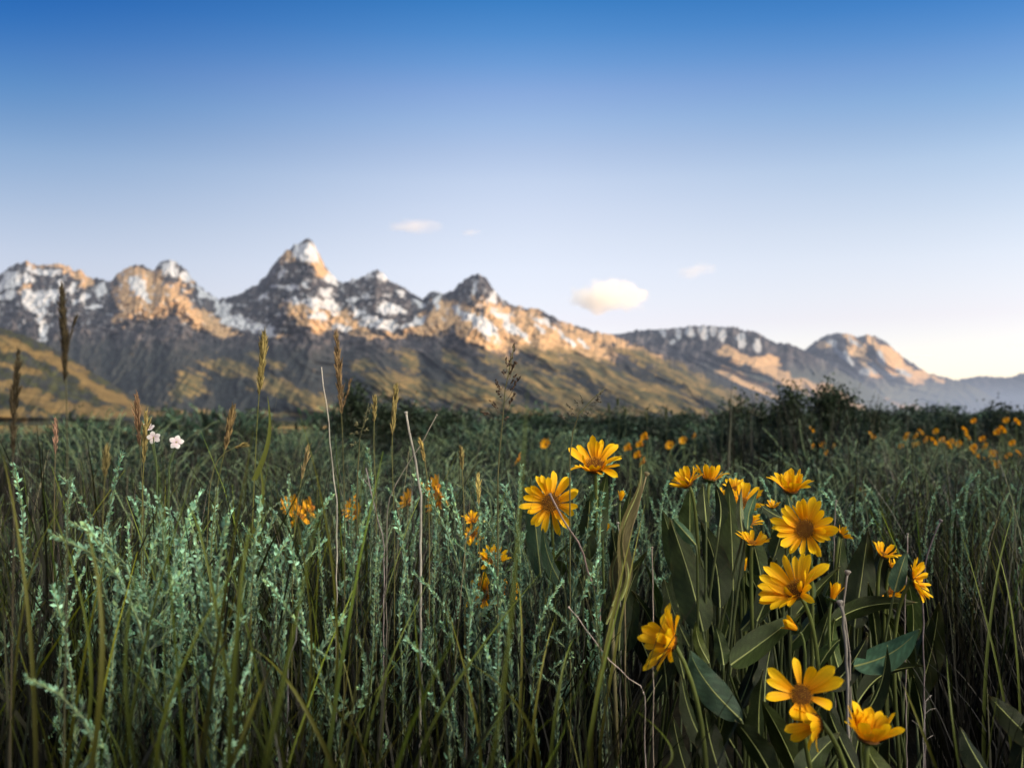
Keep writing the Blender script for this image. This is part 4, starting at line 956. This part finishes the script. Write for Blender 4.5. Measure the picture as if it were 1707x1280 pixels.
flower(1524, 968, 42, (.78, -.42, .22), 1.36, 'yellow flower facing right with its dark back turned to the clump', 13, 28, .28, base=(1505, None))
flower(1118, 1072, 68, (-.88, -.22, .40), 1.06, 'yellow flower seen from the side facing left, lowest on the left of the clump', 14, 40, .24, base=(1180, None), droop=[0, 2, 4, 3], wd=1.15)
flower(1336, 1158, 74, (-.22, -.86, .35), 1.02, 'ragged yellow flower with missing petals near the bottom', 14, 26, .24, base=(1400, None), petals=[0, 1, 2, 3, 5, 6, 7, 9, 10, 11, 13], droop=[0, 2, 3, 6, 5, 4], wd=1.15)
flower(1362, 1204, 58, (-.92, -.20, -.05), 1.0, 'yellow flower closing to the left, just under the ragged one', 11, 52, .26, base=(1450, None), petals=[0, 1, 2, 3, 4, 5, 6, 7, 8], wd=1.25)
flower(1448, 1230, 64, (.12, -.14, .96), .96, 'lowest yellow flower with upright petals at the bottom right', 11, 56, .27, base=(1470, None), wd=1.35)
def bud(px, py, R, face, Y, label, col=(.75, .30, .02)):
    c = np.array(at(px, py, Y)); r = R/F*Y; d = unit(face); bw = np.array((c[0]+.01, c[1]+.02, 0)); bw[2] = float(gz(bw[0], bw[1]))
    root = empty('flower_bud', tuple(bw)); H = c-bw
    P = bez(np.zeros(3), np.array((0, 0, H[2]*.5)), H-d*r*3, H-d*r*.9); mb = MB(); mb.tube(P, np.linspace(.003, .002, 14), (.09, .12, .035), 7); mb.build('stem', M_STEM, root)
    hd = obj_from('calyx', CALYX, root, Matrix.Translation(H-d*r*.6) @ frame(d) @ Matrix.Scale(r*.5, 4))
    for k in range(7):
        a = k*2*PI/7; M = Matrix.Rotation(a, 4, 'Z') @ Matrix.Translation((.35, 0, -.2)) @ Matrix.Rotation(-math.radians(78), 4, 'Y') @ Matrix.Diagonal((2.9, 3.2, 2.9, 1)); obj_from('petal', PET[k % 3], hd, M)
    tag(root, label, 'flower bud'); return root
bud(1392, 985, 20, (.3, -.1, .95), 1.26, 'narrow yellow bud beside the thick dead stalk')
bud(1318, 1042, 20, (-.75, -.3, .5), 1.28, 'dull orange bud pointing left below the fanned flower')
bud(1036, 826, 12, (.2, -.1, .95), 1.5, 'small dark orange bud between the topmost flower and the leafy left pair')
bud(1010, 880, 12, (.3, -.2, .9), 1.55, 'tiny yellow bud below the topmost flower')
bud(1240, 940, 16, (.0, -.2, .95), 1.45, 'yellow bud hidden under the star shaped flower')

# shaded flowers left of the clump
for (x, y, R, f, Y, lab) in ((822, 935, 32, (.1, -.6, .7), 1.75, 'upper yellow flower of the shaded group behind the sage sprigs'), (806, 990, 36, (-.3, -.8, .2), 1.75, 'lower left yellow flower of the shaded group behind the sage sprigs'),
                             (845, 985, 26, (.5, -.6, .4), 1.8, 'right hand yellow flower of the shaded group behind the sage sprigs'), (788, 868, 22, (0, -.4, .8), 2.1, 'small yellow flower hanging between dark blades above the shaded group'),
                             (788, 890, 20, (.1, -.8, -.2), 2.1, 'small yellow flower just under the one between dark blades')):
    flower(x, y, R, f, Y, lab, 11, 34, .28, base=(x+8, None))

# ------------------------------------------------------------------ small flowers farther off: stem and head, too small to show more
def small_flower_proto(k):
    mb = MB(); f = unit((rr(-.9, .9), rr(-.8, .3), rr(.2, .9))); M3 = np.array(frame(f).to_3x3()); n = random.choice([10, 12, 13]); cup = rr(.1, .8)
    o = empty('yellow_flower')
    for j in range(n):
        a = j*2*PI/n+rr(-.1, .1); t = np.linspace(0, 1, 4)[:, None]
        u = np.array((math.cos(a)*math.cos(cup), math.sin(a)*math.cos(cup), math.sin(cup))); s_ = np.array((-math.sin(a), math.cos(a), 0))
        pts = (u*(.010+.030*t))@M3.T+np.array((0, 0, 1)); mb.ribbon(pts, [.003, .0058, .006, .0015], M3@s_, (.88, .42, .008), .1)
    mb.build('petals', M_PETAL, o)
    d2 = MB(); p = np.array((0, 0, 1)); d2.tube([p-f*.004, p+f*.004, p+f*.009], [.012, .011, .005], (.28, .11, .015), 9); d2.build('flower_disc', M_DISC, o)
    st = MB(); st.tube([(rr(-.08, .08), rr(-.05, .05), 0), (0, 0, .5), tuple(p-f*.005)], [.003, .003, .0025], (.07, .10, .03), 5); st.build('stem', M_STEM, o)
    return o
SF = [small_flower_proto(k) for k in range(5)]; sfu = set()
def small(px, py, Y, label, group, s=1.0):
    k = random.randrange(5); o = SF[k] if k not in sfu else copy_tree(SF[k]); sfu.add(k)
    p = at(px, py, Y); g = float(gz(p.x, Y)); o.location = (p.x, Y, g); h = p.z-g; o.scale = (s, s, h)
    for ch in o.children:
        if ch.name.startswith('stem'): continue
        ch.scale = (1, 1, s/h); ch.location = (0, 0, 1-s/h)
    tag(o, label, 'flower', group)
FARR = [(1118, 743, 5), (1140, 735, 5.5), (1158, 727, 6), (1353, 717, 6), (1355, 745, 5.5), (1372, 742, 6), (1391, 744, 6), (1381, 757, 5.5), (1512, 728, 5), (1528, 727, 6), (1545, 733, 6), (1556, 736, 5), (1562, 720, 6.5), (1573, 735, 6), (1581, 742, 5.5), (1587, 738, 6),
        (1608, 717, 6), (1613, 728, 6.5), (1625, 703, 7), (1640, 733, 6), (1643, 745, 5.5), (1626, 748, 5), (1626, 757, 5.3), (1655, 757, 5.5), (1653, 770, 5), (1665, 722, 5.5), (1671, 716, 5.5), (1679, 702, 6.5), (1695, 703, 6), (1690, 740, 6), (1698, 757, 5.5), (1647, 764, 5.5), (1684, 762, 5.5),
        (1528, 742, 6.5), (1505, 746, 6), (1460, 730, 7), (1437, 822, 3.6), (1430, 740, 7), (1535, 720, 7), (1600, 741, 6), (1662, 775, 5)]
for (x, y, Y) in FARR:
    Y *= 1.3
    if x < 1200: small(x, y, Y, 'small blurred yellow flower in the meadow above the left pair of the clump', 'blurred flowers behind the clump', 1.0)
    elif x < 1480: small(x, y, Y, 'small blurred yellow flower before the dark shrubs of the right skyline', 'blurred flowers before the right shrubs', .9)
    else: small(x, y, Y, 'small blurred yellow flower in the flower patch at the right edge of the meadow', 'flower patch at the right edge', 1.0)
for (x, y, Y) in ((1050, 748, 4.2), (1078, 730, 4.2), (1070, 742, 4.5), (1073, 770, 4.0), (1066, 760, 4.4)): small(x, y, Y, 'small blurred orange yellow flower just right of the topmost flower', 'blurred flowers beside the topmost flower', .75)
small(865, 766, 4.2, 'single blurred yellow flower left of the topmost flower', None); small(911, 741, 5.5, 'faintest blurred yellow dot left of the topmost flower', None)
for (x, y, Y) in ((478, 850, 2.8), (497, 848, 2.7), (513, 852, 2.8), (503, 862, 2.6), (520, 848, 2.9), (488, 842, 3.0), (494, 870, 2.6)): small(x, y, Y, 'small yellow flower in the low blurred bunch left of the sage sprigs', 'low yellow bunch at the left', 1)
for (x, y, Y) in ((590, 838, 2.6), (594, 855, 2.5), (586, 848, 2.7)): small(x, y, Y, 'orange yellow flower half hidden in the sage left of the pale dead stalk', 'hidden yellow flowers in the sage', .8)
for (x, y, Y) in ((683, 836, 2.7), (709, 820, 2.8), (729, 812, 2.7), (733, 826, 2.6), (722, 832, 2.7), (730, 840, 2.6)): small(x, y, Y, 'small yellow flower in the bunch right of the pale dead stalk', 'yellow bunch right of the dead stalk', 1)
small(1452, 726, 6, 'lone yellow dot right of the tallest round shrub', None, .8)

# ------------------------------------------------------------------ white flowers
def white_flower(px, py, R, face, Y, base, label, fold=.2):
    c = np.array(at(px, py, Y)); r = R/F*Y; bw = np.array((gx(base[0], Y), Y, 0)); bw[2] = float(gz(bw[0], Y)); root = empty('white_flower', tuple(bw)); H = c-bw
    K = np.array(at(base[0], base[1], Y))-bw
    P = np.concatenate([bez(np.zeros(3), np.array((0, 0, K[2]*.5)), K*.85, K, 8)[:-1], bez(K, K+(H-K)*.4+np.array((0, 0, .01)), H-np.array((0, 0, .012)), H, 7)])
    m = MB(); m.tube(P, np.linspace(.0018, .0009, len(P)), (.06, .09, .03), 6); m.build('stem', M_STEM, root)
    hd = MB(); hd.tube([(0, 0, -.3), (0, 0, 0), (0, 0, .25)], [.10, .14, .03], (.35, .30, .12), 8); head = hd.build('flower_head', M_STEM, root); head.matrix_local = Matrix.Translation(H) @ frame(face, rr(0, 6)) @ Matrix.Scale(r, 4)
    for k in range(5):
        a = k*2*PI/5+rr(-.15, .15); u = np.array((math.cos(a), math.sin(a), fold+rr(-.15, .25))); s_ = np.array((-math.sin(a), math.cos(a), 0)); t = np.linspace(0, 1, 7)[:, None]
        pm = MB(); pts = u*(.10+.92*t)+np.array((0, 0, .12))*np.sin(t*3); pm.ribbon(pts, [.08, .2, .32, .38, .36, .26, .06], s_, np.array((.80, .80, .80))*(1-.25*(1-t)*np.array((.2, 1, .6))), .15)
        o = pm.build('petal', M_WHITE, head)
    tag(root, label, 'flower')
white_flower(249, 714, 9, (.1, -.75, .5), 1.30, (262, 790), 'upper left white flower of the three at the left', .7)
white_flower(256, 729, 11, (.35, -.75, -.2), 1.28, (262, 792), 'white flower directly beneath the uppermost white one', .1)
white_flower(294, 737, 12, (.25, -.85, .25), 1.30, (282, 780), 'white flower standing alone right of the other two', 0)

# ------------------------------------------------------------------ grass seed stalks
def seed_stalk(label, pts, Y, w, n=90, col=(.16, .12, .06), stem=(.10, .10, .03), headto=None, side=None, leaf=None, cat='grass stalk'):
    """pts: pixels from the tip down; the seed head runs from the tip to row headto"""
    P = [np.array(at(x, y, Y)) for x, y in pts][::-1]; b = P[0].copy(); b[2] = float(gz(b[0], b[1])); root = empty('grass_stalk', tuple(b))
    if P[0][2] > b[2]+.02: P = [b]+P
    P = np.array(P)-b
    # smooth resample
    s = np.concatenate([[0], np.cumsum(np.linalg.norm(np.diff(P, axis=0), axis=1))]); u = np.linspace(0, s[-1], 40)
    Q = np.stack([np.interp(u, s, P[:, i]) for i in range(3)], -1)
    for _ in range(4): Q[1:-1] = (Q[:-2]+2*Q[1:-1]+Q[2:])/4
    wr = w/F*Y
    m = MB(); m.tube(Q, np.linspace(max(.0011, wr*.16), .0005, 40), np.array(stem)*np.linspace(.6, 1.1, 40)[:, None], 6); m.build('stem', M_STEM, root)
    zt = Q[-1][2]; zb = np.array(at(pts[0][0], headto, Y))[2]-b[2]
    h = MB()
    idx = [i for i in range(40) if Q[i][2] >= zb]; i0 = idx[0]
    for k in range(n):
        t = (k/n); f = i0+(39-i0)*t; a = int(min(f, 38)); p = Q[a]+(Q[a+1]-Q[a])*(f-a); tg = unit(Q[a+1]-Q[a])
        r = unit(np.cross(tg, (rr(-1, 1), rr(-1, 1), rr(-1, 1)))); fat = math.sin(PI*(t*.86+.10))**.6
        d = unit(tg+r*rr(.05, .42)); ln = wr*rr(1.2, 3.2)*max(.5, fat)
        q = p+r*wr*.18*fat
        c = np.array(col)*rr(.5, 2.2)
        h.tube([q, q+d*ln*.3, q+d*ln*.65, q+d*ln], [wr*.03, wr*.13*fat+.0002, wr*.10*fat+.0002, wr*.01], c, 4)
    if side:
        for (x, y, x2, y2) in side:
            a_ = np.array(at(x, y, Y))-b; e = np.array(at(x2, y2, Y))-b
            for k in range(26):
                t = rr(0, 1); p = a_+(e-a_)*t; d = unit((e-a_)+np.array((rr(-1, 1), rr(-1, 1), rr(-1, 1)))*np.linalg.norm(e-a_)*.25); ln = wr*rr(1, 1.8); h.tube([p, p+d*ln*.5, p+d*ln], [wr*.04, wr*.11, wr*.01], np.array(col)*rr(.5, 1.4), 4)
    h.build('seed_head', M_SEED, root)
    if leaf:
        for (x0, y0, x1, y1, lw) in leaf:
            A = np.array(at(x0, y0, Y))-b; B = np.array(at(x1, y1, Y))-b; t = np.linspace(0, 1, 10)[:, None]
            l = MB(); l.ribbon(A+(B-A)*t+np.array((.01, 0, 0))*np.sin(PI*t), lw/F*Y*.5*(1-np.linspace(0, 1, 10)**1.5*.95), (1, .3, 0), (.12, .14, .025), .3); l.build('leaf', M_GRASS, root)
    tag(root, label, cat)
BR = (.034, .026, .014); TN = (.17, .135, .05)
seed_stalk('tallest dark brown seed stalk near the left edge, with a side spike', [(103, 478), (106, 540), (110, 620), (112, 700), (113, 860)], .80, 9, 190, BR, (.06, .06, .03), 665, side=[(112, 580, 127, 528), (108, 640, 105, 590)])
seed_stalk('dark brown seed stalk at the far left edge', [(31, 588), (25, 650), (20, 720), (24, 860)], .85, 9, 190, BR, (.06, .05, .03), 780)
seed_stalk('green gold seed stalk rising before the dark mountain, left of centre', [(440, 556), (437, 610), (430, 670), (426, 760), (420, 880)], 1.2, 9, 170, TN, (.13, .14, .03), 682, leaf=[(424, 800, 446, 660, 9), (420, 900, 430, 760, 8)])
seed_stalk('brown seed stalk with a bulge at its foot, before the central peak', [(560, 556), (563, 600), (568, 660), (571, 720), (575, 860)], 1.15, 8, 160, (.15, .10, .05), (.08, .08, .03), 690, side=[(572, 680, 583, 640), (571, 690, 566, 650)])
seed_stalk('thin brown seed stalk directly left of the white flowers', [(228, 658), (230, 700), (232, 740), (238, 800), (240, 900)], 1.3, 8, 90, (.15, .09, .05), (.10, .10, .04), 752)
seed_stalk('pale tan seed stalk passing close beside the white flowers', [(244, 688), (243, 720), (240, 760), (237, 830), (236, 930)], 1.28, 8, 90, TN, (.15, .15, .04), 780)
seed_stalk('slanting brown seed stalk right of the white flowers', [(389, 680), (382, 715), (372, 765), (362, 800), (352, 900)], 1.15, 9, 100, (.13, .09, .04), (.10, .11, .03), 770)
seed_stalk('tan seed stalk rising over the dark central shrubs', [(661, 642), (656, 690), (652, 740), (655, 800), (658, 900)], 1.35, 8, 100, TN, (.13, .13, .04), 735)
seed_stalk('thinner pale seed stalk left of the one over the central shrubs', [(625, 662), (624, 700), (622, 740), (628, 840)], 1.35, 6, 80, TN, (.14, .14, .05), 722)
seed_stalk('reddish thin seed stalk among the grasses at the left', [(92, 700), (93, 740), (91, 790), (90, 900)], 1.4, 6, 70, (.22, .13, .09), (.12, .10, .05), 770)
seed_stalk('short dull seed stalk in the grass between the left brown stalks and the white flowers', [(178, 745), (175, 790), (172, 830), (170, 930)], 1.0, 8, 70, (.12, .10, .04), (.10, .10, .03), 820)
seed_stalk('short gold seed stalk in the middle of the sage', [(768, 748), (770, 775), (772, 800), (775, 900)], 1.35, 6, 60, TN, (.16, .15, .05), 795)
seed_stalk('yellowish seed spike left of the shaded flowers', [(797, 790), (798, 820), (798, 850), (800, 950)], 1.4, 5, 60, (.30, .24, .08), (.16, .15, .05), 845)
seed_stalk('slender seed stalk left of the thin pale straw', [(515, 742), (505, 790), (495, 830), (488, 930)], 1.3, 6, 70, (.20, .15, .07), (.13, .13, .04), 805)
seed_stalk('gold tipped seed spike right of the pale dead stalk', [(700, 732), (708, 760), (713, 790), (716, 880)], 1.3, 5, 50, (.30, .22, .07), (.16, .14, .05), 775)
seed_stalk('drooping pale seed stalk behind the slanting brown one', [(408, 742), (385, 740), (365, 748), (350, 790), (345, 900)], 1.35, 6, 60, TN, (.14, .13, .05), 752)
for i, lab in enumerate(('leftmost', 'second', 'middle', 'fourth', 'rightmost')):
    x = (1015, 1030, 1078, 1042, 1110)[i]; y = (676, 668, 690, 682, 686)[i]
    seed_stalk(lab + ' of the small dark grass heads above the topmost flower', [(x, y), (x+1, y+14), (x+1, y+40), (x+3, y+110)], 3.6, 4, 30, (.05, .06, .03), (.05, .07, .03), y+16)
def panicle(label, stem, Y, brs, n, col):
    P = [np.array(at(x, y, Y)) for x, y in stem][::-1]; b = P[0].copy(); b[2] = float(gz(b[0], b[1])); root = empty('grass_stalk', tuple(b)); P = np.array([b]+P)-b
    m = MB(); m.tube(P, np.linspace(.0013, .0004, len(P)), (.10, .10, .04), 5); m.build('stem', M_STEM, root); h = MB()
    def spk(p, d):
        ln = rr(.0035, .006); d = unit(d); h.tube([p, p+d*ln*.3, p+d*ln*.7, p+d*ln], [.0003, .0011, .0009, .0001], np.array(col)*rr(.6, 1.5), 4)
    for (x0, y0, x1, y1) in brs:
        A = np.array(at(x0, y0, Y))-b; B = np.array(at(x1, y1, Y+rr(-.02, .02)))-b; t = np.linspace(0, 1, 6)[:, None]; pts = A+(B-A)*t-np.array((0, 0, .004))*np.sin(t*PI)
        h.tube(pts, .0003, np.array(col), 3); k = max(3, int(np.linalg.norm(B-A)/.003))
        for j in range(min(k, n)):
            q = rr(.45, 1); p = A+(B-A)*q; spk(p+np.array((rr(-1, 1), rr(-1, 1), rr(-1, 1)))*.0015, (B-A)*30+np.array((rr(-1, 1), rr(-1, 1), rr(-1, 1)))*.5)
    h.build('seed_head', M_SEED, root); tag(root, label, 'grass stalk')
panicle('airy dark grass panicle rising right of centre against the golden slope', [(857, 575), (850, 610), (842, 650), (838, 700), (832, 760), (830, 800)], 1.3,
        [(842, 650, 858, 572), (848, 625, 852, 590), (846, 620, 843, 600), (845, 640, 856, 608), (845, 632, 838, 618), (840, 660, 826, 634), (840, 672, 864, 630), (840, 690, 858, 654), (840, 690, 818, 668), (840, 640, 830, 652), (841, 665, 832, 655), (838, 700, 802, 685), (838, 706, 845, 694), (843, 652, 860, 625), (846, 630, 860, 600)], 14, (.08, .055, .04))
panicle('faint open grass panicle bent to the right above the topmost flower', [(1007, 648), (985, 668), (965, 690), (955, 720), (950, 760)], 1.38,
        [(975, 680, 1007, 648), (985, 672, 1000, 660), (970, 685, 960, 668), (972, 684, 985, 692), (965, 690, 946, 675), (965, 692, 948, 690), (980, 676, 998, 668), (962, 696, 978, 690), (958, 705, 932, 692), (975, 682, 968, 662)], 10, (.10, .09, .07))
panicle('thin speckled grass panicle over the dark central shrubs', [(615, 672), (608, 700), (600, 730), (596, 790)], 1.4, [(604, 715, 612, 690), (606, 712, 590, 706), (604, 716, 588, 722), (610, 700, 618, 678), (602, 722, 612, 716), (600, 730, 588, 740)], 10, (.16, .15, .08))

# ------------------------------------------------------------------ dead stalks, straws and twigs
def twig(label, pts, Y, w, col=(.34, .31, .30), knob=0, Y2=None, cat='dead stalk', br=None):
    n = len(pts); P = np.array([at(x, y, Y+((Y2 or Y)-Y)*i/(n-1)) for i, (x, y) in enumerate(pts)]); e = P[-1]
    b = np.array((e[0], e[1], float(gz(e[0], e[1])))); root = empty('dead_stalk', tuple(b)); P = P-b; P = np.concatenate([P, [[0, 0, 0]]]) if e[2] > b[2]+.01 else P
    s = np.concatenate([[0], np.cumsum(np.linalg.norm(np.diff(P, axis=0), axis=1))]); u = np.linspace(0, s[-1], 30); Q = np.stack([np.interp(u, s, P[:, i]) for i in range(3)], -1)
    Q[1:-1] += RNG.normal(0, .0006, (28, 3)); r = w/F*Y*.38
    m = MB(); m.tube(Q[::-1], np.linspace(r*1.2, r*.8, 30), np.array(col)*RNG.uniform(.75, 1.2, (30, 1)), 7)
    for (x0, y0, x1, y1) in (br or []): m.tube([np.array(at(x0, y0, Y))-b, np.array(at((x0+x1)/2, (y0+y1)/2-3, Y))-b, np.array(at(x1, y1, Y))-b], r*.5, np.array(col)*.9, 5)
    m.build('stem', M_DRY, root)
    if knob:
        k = MB(); d = unit(Q[0]-Q[2]); kr = knob/F*Y*.42; k.tube([Q[0]-d*kr*.8, Q[0]-d*kr*.3, Q[0]+d*kr*.2, Q[0]+d*kr*.6, Q[0]+d*kr*.75], [r, kr*.7, kr, kr*.8, kr*.2], np.array(col)*1.1, 9); k.build('knob', M_DRY, root)
    tag(root, label, cat)
twig('thickest pale grey dead stalk leaning left over the dark central shrub', [(677, 688), (684, 730), (694, 775), (702, 830)], 1.3, 6, (.30, .28, .25), 8)
twig('thin straw crossing behind the thick pale dead stalk', [(728, 692), (700, 745), (668, 790), (645, 840)], 1.4, 2.5, (.22, .20, .17), 5)
twig('very thin white straw standing left of the central brown seed stalk', [(536, 612), (545, 680), (553, 760), (562, 845)], 1.25, 2.6, (.42, .39, .34))
twig('brown twig leaning across the left flower of the clump', [(917, 824), (940, 868), (968, 910), (980, 950), (1000, 1005)], 1.32, 5, (.20, .15, .14), 7)
twig('dead stalk with a flat dark cap above the leaves right of the topmost flower', [(1078, 790), (1065, 840), (1050, 890), (1042, 960)], 1.38, 4.5, (.17, .14, .08), 12)
twig('dead stalk with a white knob among the middle leaves', [(1087, 913), (1088, 960), (1088, 1020)], 1.25, 3, (.24, .20, .17), 6)
twig('thick grey brown dead stalk with a nodding knob at the right of the fanned flower', [(1413, 954), (1410, 975), (1406, 1010), (1410, 1050), (1416, 1090)], 1.22, 6, (.16, .145, .13), 13)
twig('stubby pale dead stalk just left of the thick grey brown one', [(1400, 1004), (1404, 1020), (1408, 1050), (1412, 1085)], 1.18, 8, (.20, .185, .17), 14)
twig('dark leaning straw with a capped tip at the right of the small flower group', [(1568, 868), (1556, 895), (1545, 925), (1538, 985)], 1.4, 4, (.13, .11, .12), 9)
twig('thin knobbed straw standing left of the dark leaning one', [(1394, 835), (1391, 860), (1390, 900), (1390, 960)], 1.5, 3, (.25, .22, .20), 5)
twig('thin straw in the small right hand flower group', [(1513, 890), (1513, 920), (1512, 950), (1508, 1020)], 1.4, 3, (.22, .19, .18), 5)
twig('curved bare twig arching down to the left of the lowest left flower', [(948, 1012), (975, 1045), (1008, 1090), (1052, 1134), (1075, 1145)], 1.15, 2.6, (.36, .30, .28), 5)
twig('pale knobbed twig behind the topmost flower', [(1030, 872), (1032, 890), (1034, 940)], 1.45, 3, (.30, .28, .25), 7)
twig('thin branching dead twig low at the right', [(1553, 1158), (1542, 1165), (1540, 1210), (1539, 1290)], 1.1, 2, (.34, .31, .30), br=[(1541, 1190, 1560, 1180), (1540, 1220, 1520, 1200), (1540, 1240, 1555, 1225)])
twig('grey lilac dead stalk low among the sage at the left', [(500, 1000), (495, 1060), (480, 1110)], 1.1, 4, (.25, .23, .25))
twig('leaning dead stalk under the hidden yellow flowers', [(610, 780), (620, 830), (640, 900)], 1.4, 3, (.28, .24, .24), br=[(615, 810, 600, 795)])
# olive withered leaf bundle in the middle
wb = empty('withered_leaf', (gx(1035, 1.36), 1.36, float(gz(gx(1035, 1.36), 1.36)))); o0 = np.array(wb.location)
for (x0, y0, x1, y1, w) in ((1020, 1010, 1066, 775, 24), (1035, 1000, 1060, 800, 16), (1010, 1040, 1045, 860, 18)):
    A = np.array(at(x0, y0, 1.34))-o0; B = np.array(at(x1, y1, 1.38))-o0; t = np.linspace(0, 1, 22)[:, None]
    add_leaf(wb, A+(B-A)*t+np.array((.006, 0, 0))*np.sin(t*9), w/F*1.36*.5, (1, .4, 0), (.12, .105, .045), fold=.6, wav=.1)
st = MB(); e = np.array(at(1020, 1030, 1.34))-o0; st.tube([(0, 0, 0), tuple(e*.5), tuple(e)], .003, (.10, .09, .04), 6); st.build('stem', M_STEM, wb)
tag(wb, 'bundle of withered olive brown leaves standing upright left of the leafy clump', 'withered leaves')
